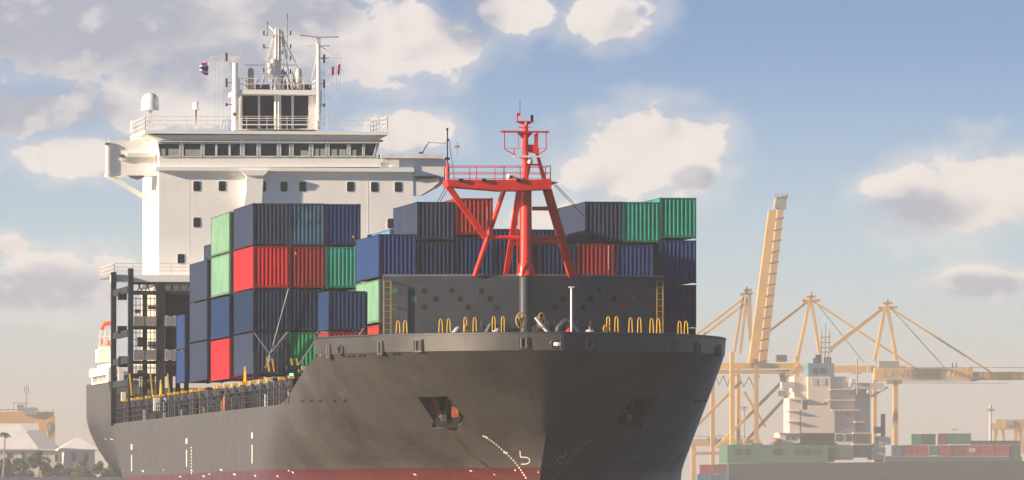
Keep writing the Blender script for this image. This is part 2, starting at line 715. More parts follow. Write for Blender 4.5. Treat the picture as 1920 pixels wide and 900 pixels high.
anchor(*anch[0], 'rust orange anchor in the sunlit hull pocket left of the stem')
anchor(*anch[1], 'anchor coloured black for shade in the hull pocket right of the stem', 1, IRON)  # flukes coloured black instead of rust to imitate the pocket's shade


def bulwark():
    m = MB()
    t = 0.12
    outer = []
    Ys = [514.9 + 0.02 * k * k for k in range(31)]
    Ys = [y for y in Ys if y < 532.6] + [533.0]
    path = [(CX - half(y, 10.2), y) for y in reversed(Ys)] + [(CX, 515.3 - 0.05)] + [(CX + half(y, 10.2), y) for y in Ys]
    path = [q for q in path if abs(q[0] - CX) > 0.02 or q[1] < 515.3]
    path = sorted(set(path), key=lambda q: (q[0]))
    n = len(path)
    nor = []
    for i, (x, y) in enumerate(path):
        a, b = path[max(0, i - 1)], path[min(n - 1, i + 1)]
        d = Vector((b[0] - a[0], b[1] - a[1], 0)).normalized()
        nor.append(Vector((d.y, -d.x, 0)))
    zb, zt = Z(10.19), Z(11.24)
    vs = []
    for (x, y), nn in zip(path, nor):
        q = Vector((x, y, 0))
        for off, z in ((0.03, zb), (0.10, zt), (0.10 - t * 1.6, zt), (0.03 - t, zb)):
            vs.append(q + nn * off + Vector((0, 0, z)))
    fs = []
    for i in range(n - 1):
        for k in range(4):
            fs.append((i * 4 + k, i * 4 + (k + 1) % 4, (i + 1) * 4 + (k + 1) % 4, (i + 1) * 4 + k))
    fs += [(0, 1, 2, 3), ((n - 1) * 4 + 3, (n - 1) * 4 + 2, (n - 1) * 4 + 1, (n - 1) * 4)]
    o = m.add(vs, fs).build('bulwark', BULW, SHIP, True)
    ed = o.data
    ed.set_sharp_from_angle(angle=R(40))
    # cap rail and lower knuckle strip
    cap = MB()
    cap.tube([Vector((x, y, Z(11.26))) + nn * 0.05 for (x, y), nn in zip(path, nor)], 0.09, 6)
    cap.build('cap_rail', GREY, o)
    return path, nor, o


BW_PATH, BW_NOR, bulw = bulwark()
bm_ = bmesh.new()
bm_.from_mesh(bulw.data)
BBVH = BVHTree.FromBMesh(bm_)
bm_.free()


def on_bulwark(px, py):
    hit, n, _, _ = BBVH.ray_cast(Vector((0, 0, EYE)), ray(px, py))
    if hit is not None and n.dot(ray(px, py)) > 0:
        n = -n
    return hit, n


def fairlead(px0, px1, py0, py1, roundish=False):
    pc, n = on_bulwark((px0 + px1) / 2, (py0 + py1) / 2)
    if pc is None:
        return
    n = Vector((n.x, n.y, 0)).normalized()
    s = Vector((-n.y, n.x, 0))
    k = pc.y / FPX * 1.01
    h = (py1 - py0) * k / 2
    w = (px1 - px0) * k / 2 / max(0.45, abs(s.x * math.cos(0.142) + s.y * -math.sin(0.142)))
    up = Vector((0, 0, 1))
    if roundish:
        f = MB()
        ring, hole = [], []
        nn = 18
        for j in range(nn):
            a = 2 * math.pi * j / nn
            ring.append(pc + s * w * math.cos(a) + up * h * math.sin(a) + n * 0.06)
        f.tube(ring + [ring[0]], 0.09, 6)
        o = f.build('fairlead', GREY, SHIP, True)
        hb = MB()
        hb.prism([q - n * 0.045 for q in ring], -n * 0.05)
        hb.build('opening', BLACK, o)
        if px1 - px0 > 20:
            rp = MB()
            for dz in (-0.07, 0.0, 0.07):
                rp.tube([pc - s * w * 0.6 + up * dz + n * 0.05, pc + up * (dz - 0.02) + n * 0.13, pc + s * w * 0.75 + up * dz * 0.7 + n * 0.05], 0.05, 6)
            rp.build('mooring_rope', MARK, o)
        return
    f = MB()
    for a, b in (((-w, -h), (w, -h)), ((w, -h), (w, h)), ((w, h), (-w, h)), ((-w, h), (-w, -h))):
        f.bar(pc + s * a[0] + up * a[1] + n * 0.05, pc + s * b[0] + up * b[1] + n * 0.05, 0.10, 0.14)
    o = f.build('fairlead', BULW, SHIP)
    hb = MB()
    hb.prism([pc + s * a + up * b + n * 0.03 for a, b in ((-w, -h), (w, -h), (w, h), (-w, h))], -n * 0.02)
    hb.build('opening', BLACK, o)
    rl = MB()
    rl.tube([pc - s * w * 0.55 - up * h + n * 0.08, pc - s * w * 0.55 + up * h + n * 0.08], 0.07, 8)
    rl.tube([pc + s * w * 0.6 - up * h + n * 0.07, pc + s * w * 0.6 + up * h + n * 0.07], 0.05, 8)
    rl.build('roller', MSTEEL, o)


for a in ((614, 621, 649, 671), (709, 719, 641, 664), (778, 793, 637, 659), (974, 991, 633, 652), (1095, 1113, 633, 652), (1261, 1270, 637, 658), (1303, 1312, 643, 665),
          (1347.5, 1350.5, 648, 668)):
    fairlead(*a)
fairlead(635, 645, 649, 665, True)
fairlead(1033, 1058, 637.5, 652, True)
fairlead(1340, 1346, 649, 666, True)


def hull_patch(quads, mat, name, off=0.012, parent=None):
    m = MB()
    for q in quads:
        pts = [on_hull(a, b, off)[0] for a, b in q]
        if any(v is None for v in pts):
            continue
        m.add(pts, [tuple(range(len(pts)))])
    return m.build(name, mat, parent or SHIP)


def stroke(a, b, w):
    d = Vector((b[0] - a[0], b[1] - a[1]))
    n = Vector((-d.y, d.x)).normalized() * w / 2
    return [(a[0] + n.x, a[1] + n.y), (b[0] + n.x, b[1] + n.y), (b[0] - n.x, b[1] - n.y), (a[0] - n.x, a[1] - n.y)]


def polyline(pts, w):
    return [stroke(a, b, w) for a, b in zip(pts, pts[1:])]


def arc(cx, cy, rx, ry, a0, a1, n=10):
    return [(cx + rx * math.cos(R(a0 + (a1 - a0) * i / n)), cy + ry * math.sin(R(a0 + (a1 - a0) * i / n))) for i in range(n + 1)]


def hull_marks():
    # draught marks: two slanting rows of short dashes beside the stem
    q = []
    L0 = [(908, 818), (925, 829), (944, 845), (962, 862), (976, 880), (988, 899)]
    for (a, b) in zip(L0, L0[1:]):
        for t in (0.0, 0.25, 0.5, 0.75):
            p0 = (a[0] + (b[0] - a[0]) * t, a[1] + (b[1] - a[1]) * t)
            p1 = (a[0] + (b[0] - a[0]) * (t + 0.13), a[1] + (b[1] - a[1]) * (t + 0.13))
            q.append(stroke(p0, p1, 2.4))
    q += [stroke((905, 817), (915, 821), 3.2), stroke((944, 848), (952, 849), 3.0)]
    hull_patch(q, MARK, 'draught_marks')
    dm = flat('grey_mark_paint', (0.42, 0.42, 0.42), 0.6)  # greyer mark paint for the marks right of the stem
    q = []
    L0 = [(1118, 818), (1098, 831), (1078, 848), (1062, 868), (1046, 890)]
    for (a, b) in zip(L0, L0[1:]):
        for t in (0.0, 0.25, 0.5, 0.75):
            p0 = (a[0] + (b[0] - a[0]) * t, a[1] + (b[1] - a[1]) * t)
            p1 = (a[0] + (b[0] - a[0]) * (t + 0.13), a[1] + (b[1] - a[1]) * (t + 0.13))
            q.append(stroke(p0, p1, 1.8))
    hull_patch(q, dm, 'draught_marks')
    # bulbous bow symbols
    hull_patch(polyline([(975, 845), (976, 857), (984, 857)] + arc(984, 863.5, 9.5, 6.5, -90, 90, 8) + [(977, 870)], 2.0), MARK, 'bulb_symbol')
    hull_patch(polyline([(1062, 845), (1060, 855), (1054, 856)] + arc(1052, 862.5, 7, 6.0, -90, -270, 8) + [(1053, 868)], 1.8), dm, 'bulb_symbol')
    # thruster symbol
    hull_patch(polyline(arc(1192, 852, 8, 7, 0, 360, 16), 1.5) + [stroke((1187, 856), (1197, 848), 1.5), stroke((1189, 847), (1195, 857), 1.5)], dm, 'thruster_symbol')
    # tug push marks along the side and flecks at the paint line
    for x, y0, y1, y2, y3 in ((247, 833, 843, 853, 884), (350, 822, 832, 844, 875), (473, 811, 822, 834, 869)):
        hull_patch([stroke((x, y0), (x, y1), 2.8), stroke((x, y2), (x, y3), 1.5)], MARK, 'push_mark')
    hull_patch([stroke((359, 838 + i * 6), (359, 840.5 + i * 6), 1.6) for i in range(9)], MARK, 'load_marks')
    fl = []
    rr = random.Random(3)
    for x in (266, 305, 336, 357, 391, 412, 437, 477, 519, 547, 775, 880, 925, 964, 1008, 197, 207, 380, 540):
        y = 886 + rr.uniform(-7, 6) if x > 215 else 822
        fl.append([(x, y), (x + rr.uniform(1.5, 4), y + rr.uniform(-1, 1)), (x + rr.uniform(2, 7), y + rr.uniform(2, 4.5)), (x + 1, y + 2)])
    hull_patch(fl, MARK, 'scraped_paint_flecks', 0.014)
    # rust run below the left anchor
    rm = paint('rust_stain', (0.075, 0.050, 0.038), 0.6, 0.4, 0.7, (0.055, 0.053, 0.054))
    hull_patch([[(838, 808), (848, 808), (882, 850), (920, 879), (914, 879), (874, 850)]], rm, 'rust_run', 0.008)
    # oval ports and scuppers
    for x, y in ((567, 752), (584, 752), (601, 751), (628, 752), (648, 751), (1304, 753), (1312, 752), (1322, 751), (1328, 751)):
        hull_patch([arc(x, y, 3.6 if x < 1000 else 2.0, 2.3, 0, 330, 11)], BLACK, 'hull_port', 0.01)
    for x in (655, 663, 676, 684, 741, 749):
        y = 668 - (x - 600) * 0.045
        hull_patch([arc(x, y + 2.5, 4.0, 2.6, 0, 330, 11)], BLACK, 'scupper', 0.02)
    for x in (1291, 1323, 1334):
        hull_patch([arc(x, 662 + (x - 1291) * 0.09, 3.0, 2.6, 0, 330, 11)], BLACK, 'scupper', 0.02)


hull_marks()

# ------------------------------------------------------------------ containers
CW = 2.44
MESH = {}


def corrugated(w, h, depth=0.036, period=0.27):
    prof = []
    n = max(2, round(w / period))
    p = w / n
    for i in range(n):
        x = i * p
        prof += [(x, 0), (x + p * 0.28, 0), (x + p * 0.5, depth), (x + p * 0.78, depth)]
    prof.append((w, 0))
    return prof


def cont_meshes(h, Lc):
    key = (round(h, 2), round(Lc, 2))
    if key in MESH:
        return MESH[key]
    out = {}
    fr = MB()
    c = 0.13
    for x in (0, CW - c):
        for y in (0, Lc - c):
            fr.box((x, y, 0.16), (x + c, y + c, h - 0.12))
    for y in (0.01, Lc - 0.10):
        fr.box((c, y, h - 0.11), (CW - c, y + 0.09, h - 0.01))
        fr.box((c, y, 0.05), (CW - c, y + 0.09, 0.20))
    for x in (0.01, CW - 0.10):
        fr.box((x, c, h - 0.09), (x + 0.09, Lc - c, h - 0.01))
        fr.box((x, c, 0.05), (x + 0.09, Lc - c, 0.19))
    for x in (-0.006, CW - 0.17):
        for y in (-0.006, Lc - 0.17):
            fr.box((x, y, 0.0), (x + 0.176, y + 0.176, 0.12))
            fr.box((x, y, h - 0.118), (x + 0.176, y + 0.176, h))
    out['frame'] = fr
    for nm, yy, sg in (('end_wall', 0.03, 1), ('rear_wall', Lc - 0.03, -1)):
        e = MB()
        pr = corrugated(CW - 2 * c, h)
        vs, fs = [], []
        for x, d in pr:
            vs += [(c + x, yy + d * sg, 0.20), (c + x, yy + d * sg, h - 0.11)]
        for i in range(len(pr) - 1):
            fs.append((2 * i, 2 * i + 2, 2 * i + 3, 2 * i + 1))
        out[nm] = e.add(vs, fs)
    for nm, xx, sg in (('side_panel', 0.025, 1), ('side_panel.', CW - 0.025, -1)):
        e = MB()
        pr = corrugated(Lc - 2 * c, h, 0.03, 0.28)
        vs, fs = [], []
        for y, d in pr:
            vs += [(xx + d * sg, c + y, 0.19), (xx + d * sg, c + y, h - 0.09)]
        for i in range(len(pr) - 1):
            fs.append((2 * i, 2 * i + 2, 2 * i + 3, 2 * i + 1))
        out[nm] = e.add(vs, fs)
    out['roof'] = MB().box((0.05, 0.05, h - 0.06), (CW - 0.05, Lc - 0.05, h - 0.025))
    res = {}
    for k, b in out.items():
        me = bpy.data.meshes.new(k.strip('.'))
        me.from_pydata(b.v, [], b.f)
        me.materials.append(GREY)
        me.update()
        res[k] = me
    MESH[key] = res
    return res


def cpaint(name, col, wear=None, rust=0.5, streak=0.22):
    return (paint(name + '_panel', col, 0.6, 0.18, streak, tuple(v * 0.6 + 0.012 for v in col), rust, wear=wear, spec=0.25),
            paint(name + '_frame', tuple(v * 0.62 + 0.008 for v in col), 0.6, 0.3, 0.3, (0.05, 0.03, 0.025), 0.8, spec=0.25))


CM = {
    'navy': cpaint('navy_blue', (0.005, 0.030, 0.105), rust=0.65),
    'dnavy': cpaint('dark_navy', (0.004, 0.023, 0.072), rust=0.65),
    'gnavy': cpaint('greyed_navy', (0.024, 0.040, 0.085), rust=0.6),
    'blue': cpaint('strong_blue', (0.013, 0.044, 0.150), rust=0.25),
    'teal': cpaint('worn_teal_blue', (0.045, 0.115, 0.18), (0.022, 0.035, 0.06), rust=0.8),
    'sky': cpaint('light_blue', (0.10, 0.25, 0.42)),
    'red': cpaint('bright_red', (0.56, 0.016, 0.026), rust=0.3),
    'maroon': cpaint('dark_red', (0.25, 0.016, 0.020), rust=0.5),
    'brick': cpaint('brick_red', (0.30, 0.030, 0.026), rust=0.4),
    'green': cpaint('sea_green', (0.022, 0.27, 0.185), rust=0.5),
    'mint': cpaint('pale_green', (0.15, 0.30, 0.21), rust=0.5),
    'grass': cpaint('grass_green', (0.02, 0.28, 0.11), rust=0.5),
}
for _a, _b in CM.values():
    _n = _a.node_tree.nodes['Principled BSDF']       # a film of pale dust that shows at glancing angles
    _n.inputs['Specular IOR Level'].default_value = 0.12
    _n.inputs['Sheen Weight'].default_value = 0.35
    _n.inputs['Sheen Roughness'].default_value = 0.35
    _n.inputs['Sheen Tint'].default_value = (0.85, 0.78, 0.76, 1)
CGROUP = 'shipping containers stacked on the ship'


def container(color, x, Y, ztop, zbot, label, Lc=12.19):
    h = min(2.90, ztop - zbot - 0.05)
    h = round(h, 1) + 0.0 if abs(h - round(h, 1)) < 0.02 else h
    ms = cont_meshes(h, Lc)
    root = empty('shipping_container', (x, Y, zbot + 0.03), label, 'container', CGROUP)
    body, frm = CM[color]
    for k, me in ms.items():
        o = bpy.data.objects.new(k.strip('.'), me)
        COL.objects.link(o)
        o.parent = root
        o.material_slots[0].link = 'OBJECT'
        o.material_slots[0].material = frm if k in ('frame', 'corner_casting') else body
    return root


def cpx(color, px, Y, ytop, ybot, label, Lc=12.19):
    a, b = P(px, ytop, Y), P(px, ybot, Y)
    return container(color, a.x, Y, a.z, b.z, label, Lc)


XS = P(474, 600, 571).x          # the outboard plane of the left-hand stacks
# bay nearest the bow on the left, three columns
A = 571
cpx('gnavy', 474, A, 380.5, 461, 'grey navy container on top of the left stack, above the bright red one')
cpx('red', 474, A, 461, 541.5, 'bright red container with sunlit salmon side in the left stack')
cpx('dnavy', 474, A, 541.5, 622, 'navy container directly below the bright red one, crossed by a lashing rod')
cpx('gnavy', 474, A, 622, 703, 'navy container at the foot of its stack, beside the salmon red bottom container')
cpx('teal', 541.6, A, 380.5, 461, 'scuffed teal blue container with dark patches, between two navy ones on top')
cpx('maroon', 541.6, A, 461, 541.5, 'dark maroon container with yellow triangle right of the bright red one')
cpx('dnavy', 541.6, A, 541.5, 622, 'navy container below the dark maroon one, half behind a small container')
cpx('grass', 541.6, A, 622, 703, 'ribbed green container at the bottom behind the forecastle break')
cpx('navy', 610, A, 381.5, 461.5, 'navy container with small yellow triangle, above the sea green one')
cpx('green', 610, A, 462, 541.5, 'sea green container under the navy one, right of the maroon one')
# the bays behind it show only their sunlit sides
B = 586
cb = [396, 473.5, 552, 632.5, 712]
for i, (c, lb) in enumerate((('mint', 'pale green container with rusty edges, topmost behind the grey navy one'), ('mint', 'green container below the pale green one with rusty edges'),
                             ('navy', 'navy container between a green one above and a salmon red one below'), ('red', 'salmon red container at the bottom of the second stack from the bow'))):
    z0, z1 = P(430, cb[i], B).z, P(430, cb[i + 1], B).z
    container(c, XS, B, z0, z1, lb)
C_ = 600.8
cc_ = [486, 562, 638, 714]
for i, lb in enumerate(('slate navy container on top of the stack of three beside the green stack', 'slate navy container in the middle of the stack of three',
                        'slate navy container at the foot of the stack of three, beside the salmon red one')):
    container('gnavy', XS, C_, P(391, cc_[i], C_).z, P(391, cc_[i + 1], C_).z, lb)
D = 616.5
for i, lb in enumerate(('short blue container on the low stack next to the lashing bridge', 'short blue container underneath another, next to the lashing bridge')):
    container('blue', XS, D, P(351, (588, 655.5)[i], D).z, P(351, (655.5, 718)[i], D).z, lb, 6.06)
container('gnavy', XS + 2.5, 614.5, P(400, 450, 614.5).z, P(400, 523, 614.5).z, 'grey container peeping out behind the pale green one')
# short containers ahead of the left bay
F0 = 547
cpx('navy', 616, F0, 545, 620.5, 'short navy container with worn pale side above the bow break', 6.06)
cpx('maroon', 616, F0, 621, 696, 'short dark red container half hidden behind the bulwark end', 6.06)
# the bay behind the breakwater
E_ = 541
cpx('blue', 710, E_, 438, 521, 'blue container at left end of the row above the breakwater, above a pale green one')
cpx('mint', 710, E_, 523, 606, 'pale green container beside the ladder end of the breakwater')
cpx('brick', 710, E_, 608, 690, 'red container below the pale green one beside the breakwater')
cpx('gnavy', 782, E_, 378, 451, 'faded navy container with pale side, on top left of the red mast')
cpx('dnavy', 782, E_, 452, 532, 'dark navy container under the faded navy one with the pale side')
cpx('brick', 854.5, E_, 370.5, 442, 'dull brick red container on top, just left of the red mast')
cpx('navy', 854.5, E_, 443.5, 526, 'navy container under the brick red one left of the mast')
cpx('dnavy', 927, E_, 457, 537, 'navy container right behind the left legs of the red mast')
cpx('dnavy', 1011, E_, 457, 537, 'dark navy container between the mast post and the dark red container')
cpx('maroon', 1083, E_, 456, 537, 'dark red container right of the mast foot with a white stripe')
cpx('blue', 1156, E_, 458, 539, 'deep blue container between the dark red one and the outer blue column')
cpx('navy', 905, 556, 428, 509, 'navy container set back in the gap, left of the mast post')
cpx('navy', 977, 556, 429, 510, 'navy container set back in the gap, right of the mast post')
cpx('sky', 731, 561, 429, 508, 'light blue container whose side shows behind the left end of the row')
G = 546
cpx('gnavy', 1097, G, 377, 456, 'navy container with long pale side, topmost right of the mast')
cpx('green', 1167, G, 377.5, 456, 'sea green container between a navy one and the rightmost green one')
cpx('green', 1237, G, 369.5, 448, 'sea green container on top of the rightmost column')
cpx('blue', 1237, G, 449.5, 531.5, 'blue container in the rightmost column directly below the green one')
cpx('navy', 1237, G, 533, 615, 'blue container low in the rightmost column beside the breakwater end')

# warning triangles and stripes on the container ends
def end_mark(px, py, Y, w, h, mat, name, host):
    a = P(px, py, Y - 0.02)
    k = Y / FPX
    m = MB()
    if w < 0:
        w = -w
        m.prism([a + Vector((-w * k / 2, 0, 0)), a + Vector((w * k / 2, 0, 0)), a + Vector((0, 0, h * k))], (0, 0.01, 0))
    else:
        m.box((a.x, a.y, a.z), (a.x + w * k, a.y + 0.01, a.z + h * k))
    return m.build(name, mat, host)


def host_of(txt):
    return next(o for o in bpy.data.objects if o.get('label') == txt)


hm = host_of('dark maroon container with yellow triangle right of the bright red one')
end_mark(554, 477, A, -5, 5.5, YELLOW, 'warning_triangle', hm)
hn = host_of('navy container with small yellow triangle, above the sea green one')
end_mark(662, 446, A, -5, 5.5, YELLOW, 'warning_triangle', hn)
hr = host_of('dark red container right of the mast foot with a white stripe')
for i in range(9):
    end_mark(1140, 505 - i * 5, E_, 1.8, 2.6 + (i % 3) * 0.6, MARK, 'lettering_stripe', hr)
hb_ = host_of('dull brick red container on top, just left of the red mast')
for i in range(5):
    end_mark(913, 412 - i * 5, E_, 1.2, 3.0, MARK, 'lettering_stripe', hb_)
hs = host_of('short dark red container half hidden behind the bulwark end')
for i in range(4):
    a = P(599, 650 + i * 8, 551.5)
    MB().box((P(616, 600, F0).x - 0.004, 551.2, a.z), (P(616, 600, F0).x + 0.01, 551.9, a.z + 0.16)).build('lettering_stripe', MARK, hs)

# hatch coaming and container supports below the stacks (parts of the ship)
co = MB()
zt = P(474, 703, A).z - 0.02
co.box((XS + 1.2, 545.5, Z(7.1)), (CX + 12.4, 655, zt - 0.5))
co.build('hatch_coaming', STEEL, SHIP)  # dark colour stands in for shade under the overhanging stacks
co = MB()
co.box((P(776, 500, E_).x, E_ + 0.4, Z(7.1)), (P(1232, 500, E_).x, 553, P(800, 540, E_).z))
co.build('hatch_cover', GREY, SHIP)
co = MB()
co.box((P(1237, 600, G).x, G + 0.3, Z(7.1)), (P(1306, 600, G).x, G + 12, P(1237, 615, G).z))
co.build('container_pedestal', GREY, SHIP)
co = MB()
co.box((P(616, 600, F0).x, F0 + 0.2, Z(7.1)), (P(616, 600, F0).x + 2.3, F0 + 6, P(616, 697, F0).z - 0.02))
co.build('container_pedestal', GREY, SHIP)
co = MB()
co.box((P(710, 600, E_).x, E_ + 0.3, Z(7.1)), (P(710, 600, E_).x + 2.4, E_ + 12, P(710, 690, E_).z - 0.02))
co.build('container_pedestal', GREY, SHIP)

# lashing rods
rodm = flat('galvanised_rod', (0.45, 0.45, 0.46), 0.4, 0.6)
RODS = [((541, 541.5), (500, 690), A - 0.25, 'long steel lashing rod rising from the deck to the maroon container corner'),
        ((541, 623), (496, 690), A - 0.30, 'lashing rod slanting up right across the bottom navy container'),
        ((538, 623), (500, 672), A - 0.36, 'shorter lashing rod beside its twin across the bottom navy container'),
        ((476, 623), (506, 664), A - 0.40, 'lashing rod slanting down right across the bottom navy container'),
        ((590, 640), (548, 702), A - 0.30, 'lashing rod slanting across the ribbed green container'),
        ((682, 616), (666, 637), F0 - 0.2, 'short lashing rod in front of the half hidden dark red container'),
        ((718, 497), (726, 482), E_ - 3, 'short rod end standing at the left breakwater corner')]
for a, b, y, lb in RODS[:6]:
    tag(MB().tube([P(*a, y), P(*b, y)], 0.035, 6).build('lashing_rod', rodm), lb, 'lashing rod', 'lashing rods holding containers')

# ------------------------------------------------------------------ side passage: stanchions with yellow caps, rails, boxes
XR = CX - HB + 0.30
Yp = 545.0
ps = random.Random(5)
Ylist = [543.6, 549.2, 552.6, 556, 560.8, 566.2, 571.4, 572.8, 577.4, 582.6, 587.4, 589, 594.2, 599.6, 604.4, 606, 611.4, 617, 621.6, 628, 633, 638.4, 645, 650, 656]
zc = P(474, 712, A).z
for Y in Ylist:
    o = MB().box((XR, Y, Z(7.15)), (XR + 0.22, Y + 0.26, zc - 0.35)).build('stanchion', MSTEEL, SHIP)
    MB().box((XR - 0.06, Y - 0.05, zc - 0.35), (XR + 0.34, Y + 0.36, zc - 0.16)).build('cap', YELLOW if Y not in (552.6, 594.2) else GREY, o)
    MB().bar((XR + 0.1, Y + 0.13, zc - 0.40), (XR + 1.15, Y + 0.13, Z(7.25)), 0.12).build('brace', MSTEEL, o)
for Y in (572, 630, 653):
    MB().tube([(XR + 0.3, Y, zc - 0.3), (XR + 0.3, Y + 0.1, zc + 0.55), (XR + 0.3, Y + 0.5, zc + 0.9), (XR + 0.3, Y + 0.9, zc + 0.2), (XR + 0.3, Y + 0.9, zc - 0.3)], 0.06, 6).build(
        'grab_rail', YELLOW, SHIP)
rl = MB()
rl.rail([(XR - 0.1, 543, Z(7.18)), (XR - 0.1, 662, Z(7.18))], (0.45, 0.85, 1.2), 0.022, 1.6)
rl.build('side_railing', STEEL, SHIP)
for k in range(46):
    rg = MB()
    Y = 546 + k * 2.4
    x = XR + 0.75 + ps.uniform(0, 0.3)
    rg.box((x, Y, Z(7.15)), (x + ps.uniform(0.1, 0.35), Y + ps.uniform(0.1, 0.7), Z(7.15) + ps.uniform(0.4, 1.7)))
    rg.build('deck_fitting', STEEL, SHIP)
for k in range(16):
    rg = MB()
    Y = 548 + k * 7 + ps.uniform(-2, 2)
    x = XR + 0.55
    rg.box((x, Y, Z(7.15)), (x + 0.2, Y + ps.uniform(0.2, 0.5), Z(7.15) + ps.uniform(0.5, 1.3)))
    rg.build('deck_locker', MSTEEL if k % 2 else WARM, SHIP)
for px, py in ((448, 747), (516, 738), (410, 725)):
    Y = 62.9 / ((px + 1250) / 15500)
    q = P(px, py, Y)
    tag(MB().lathe((XR + 0.5, Y, Z(7.2)), [(0.0, 0), (0.13, 0.02), (0.14, 0.9), (0.08, 1.1), (0.05, 1.2)], 10).build('fire_extinguisher', ORANGE, None, True),
        {448: 'red cylinder among the stanchions below the salmon red container', 516: 'red cylinder at the fore end of the side passage', 410: 'red cylinder in the side passage below the slate stack'}[px],
        'extinguisher', 'red cylinders in the side passage')
# fore end of the passage: green side light in a dark box, cabinets
nb = MB().box((XR - 0.1, 543.9, Z(8.7)), (XR + 0.6, 544.5, Z(9.5))).build('side_light', IRON, SHIP)
MB().box((XR + 0.05, 543.84, Z(8.95)), (XR + 0.28, 543.9, Z(9.2))).build('lens', flat('green_lamp', (0.05, 0.5, 0.3), 0.3, 0, (0.1, 1.0, 0.6), 2.5), nb)
pb = MB()
for x, z, w, h in ((0.9, 8.5, 0.3, 1.2), (1.35, 8.5, 0.3, 1.2), (1.9, 8.3, 1.0, 0.5), (0.8, 7.3, 0.5, 0.9), (1.7, 7.4, 0.8, 0.7)):
    pb.box((XR + x, 544.2, Z(z)), (XR + x + w, 544.5, Z(z + h)))
pb.build('control_cabinets', LSTEEL, SHIP)
pb = MB().box((XR - 0.05, 544.6, Z(9.5)), (XR + 4.2, 545.1, Z(9.75)))
pb.box((XR + 0.3, 544.6, Z(7.2)), (XR + 0.6, 545.0, Z(9.5)))
pb.build('walkway_beam', STEEL, SHIP)
for px in (475, 520):
    Y = 569 if px == 475 else 548
    q = P(px, 700, Y)
    MB().box((q.x, Y, Z(9.2)), (q.x + 0.35, Y + 0.3, P(px, 660 if px < 500 else 656, Y).z)).build('lashing_post', STEEL, SHIP)
for px in (505, 514, 550, 560):
    q0, q1 = P(px, 697, 556), P(px - 4, 672, 556)
    MB().bar(q0, q1, 0.09).build('grab_rail', YELLOW, SHIP)
wl = MB()
q = P(288, 746, 630)
for i in range(4):
    wl.box((q.x, 630, q.z - 0.22 - i * 0.25), (q.x + 0.95, 630.3, q.z - i * 0.25 - 0.04))
wl.box((q.x + 0.02, 630.12, q.z - 1.0), (q.x + 0.93, 630.4, q.z))
wl.build('louvre_panel', WHITE2, SHIP)

# ------------------------------------------------------------------ breakwater wall ahead of the containers
bwz0, bwz1 = Z(10.0), P(985, 518, 533).z
plan = [(719, 534.35), (738, 534.2), (762, 534.0), (890, 533.1), (985, 532.6), (1084, 533.1), (1222, 534.0), (1243, 534.4)]
pl = [Vector((P(a, 500, y).x, y, 0)) for a, y in plan]
m = MB()
vs, fs = [], []
for q in pl:
    vs += [(q.x, q.y, bwz0), (q.x, q.y, bwz1), (q.x, q.y + 0.5, bwz1), (q.x, q.y + 0.5, bwz0)]
for i in range(len(pl) - 1):
    for k in range(4):
        fs.append((i * 4 + k, i * 4 + (k + 1) % 4, (i + 1) * 4 + (k + 1) % 4, (i + 1) * 4 + k))
n = len(pl)
fs += [(0, 1, 2, 3), (n * 4 - 1, n * 4 - 2, n * 4 - 3, n * 4 - 4)]
bwall = m.add(vs, fs).build('breakwater', GREY, SHIP)
cp = MB()
cp.tube([(q.x, q.y + 0.2, bwz1 + 0.03) for q in pl], 0.10, 6)
cp.build('top_rail', MSTEEL, bwall)
DECKTOP = MB()
DECKTOP.prism([Vector((q.x, q.y + 0.3, bwz1 - 0.25)) for q in pl], (0, 0, 0.15))
DECKTOP.build('deck_plate', GREY, bwall)
grn = flat('green_deck_paint', (0.015, 0.11, 0.07), 0.6)
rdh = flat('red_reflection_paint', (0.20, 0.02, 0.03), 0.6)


def wall_Y(px):
    X = lambda Y: P(px, 500, Y).x
    for a, b in zip(pl, pl[1:]):
        if a.x <= X(a.y) + 0.01 and X(b.y) <= b.x + 0.01:
            t = (X((a.y + b.y) / 2) - a.x) / (b.x - a.x)
            return a.y + (b.y - a.y) * t
    return 533


HOLES = [(796, 545, 0), (847, 545, 0), (903, 545, 0), (817, 560.5, 0), (863, 560.5, 0), (919, 560.5, 0), (796, 576, 0), (878, 576, 0), (932, 576, 0), (777, 560.5, 1), (741, 545, 1),
         (739, 576, 1), (1069, 545, 0), (1123, 545, 0), (1171, 545, 2), (1225, 545, 2), (1055, 560.5, 0), (1108, 560.5, 0), (1152, 560.5, 0), (1189, 560.5, 2), (1041, 576, 0),
         (1094, 576, 0), (1171, 576, 2), (1226, 576, 2)]
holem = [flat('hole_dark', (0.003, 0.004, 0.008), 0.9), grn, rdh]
bm_ = bmesh.new()
bm_.from_mesh(bwall.data)
WBVH = BVHTree.FromBMesh(bm_)
bm_.free()
for px, py, k in HOLES:
    c, nn, _, _ = WBVH.ray_cast(Vector((0, 0, EYE)), ray(px, py))
    if c is None:
        continue
    if nn.y > 0:
        nn = -nn
    sd = Vector((-nn.y, nn.x, 0)).normalized()
    ring = [c + nn * 0.012 + (sd * math.cos(2 * math.pi * j / 16) + Vector((0, 0, 1)) * math.sin(2 * math.pi * j / 16)) * 0.19 for j in range(16)]
    MB().prism(ring, -nn * 0.05).build('drain_hole', holem[k], bwall)

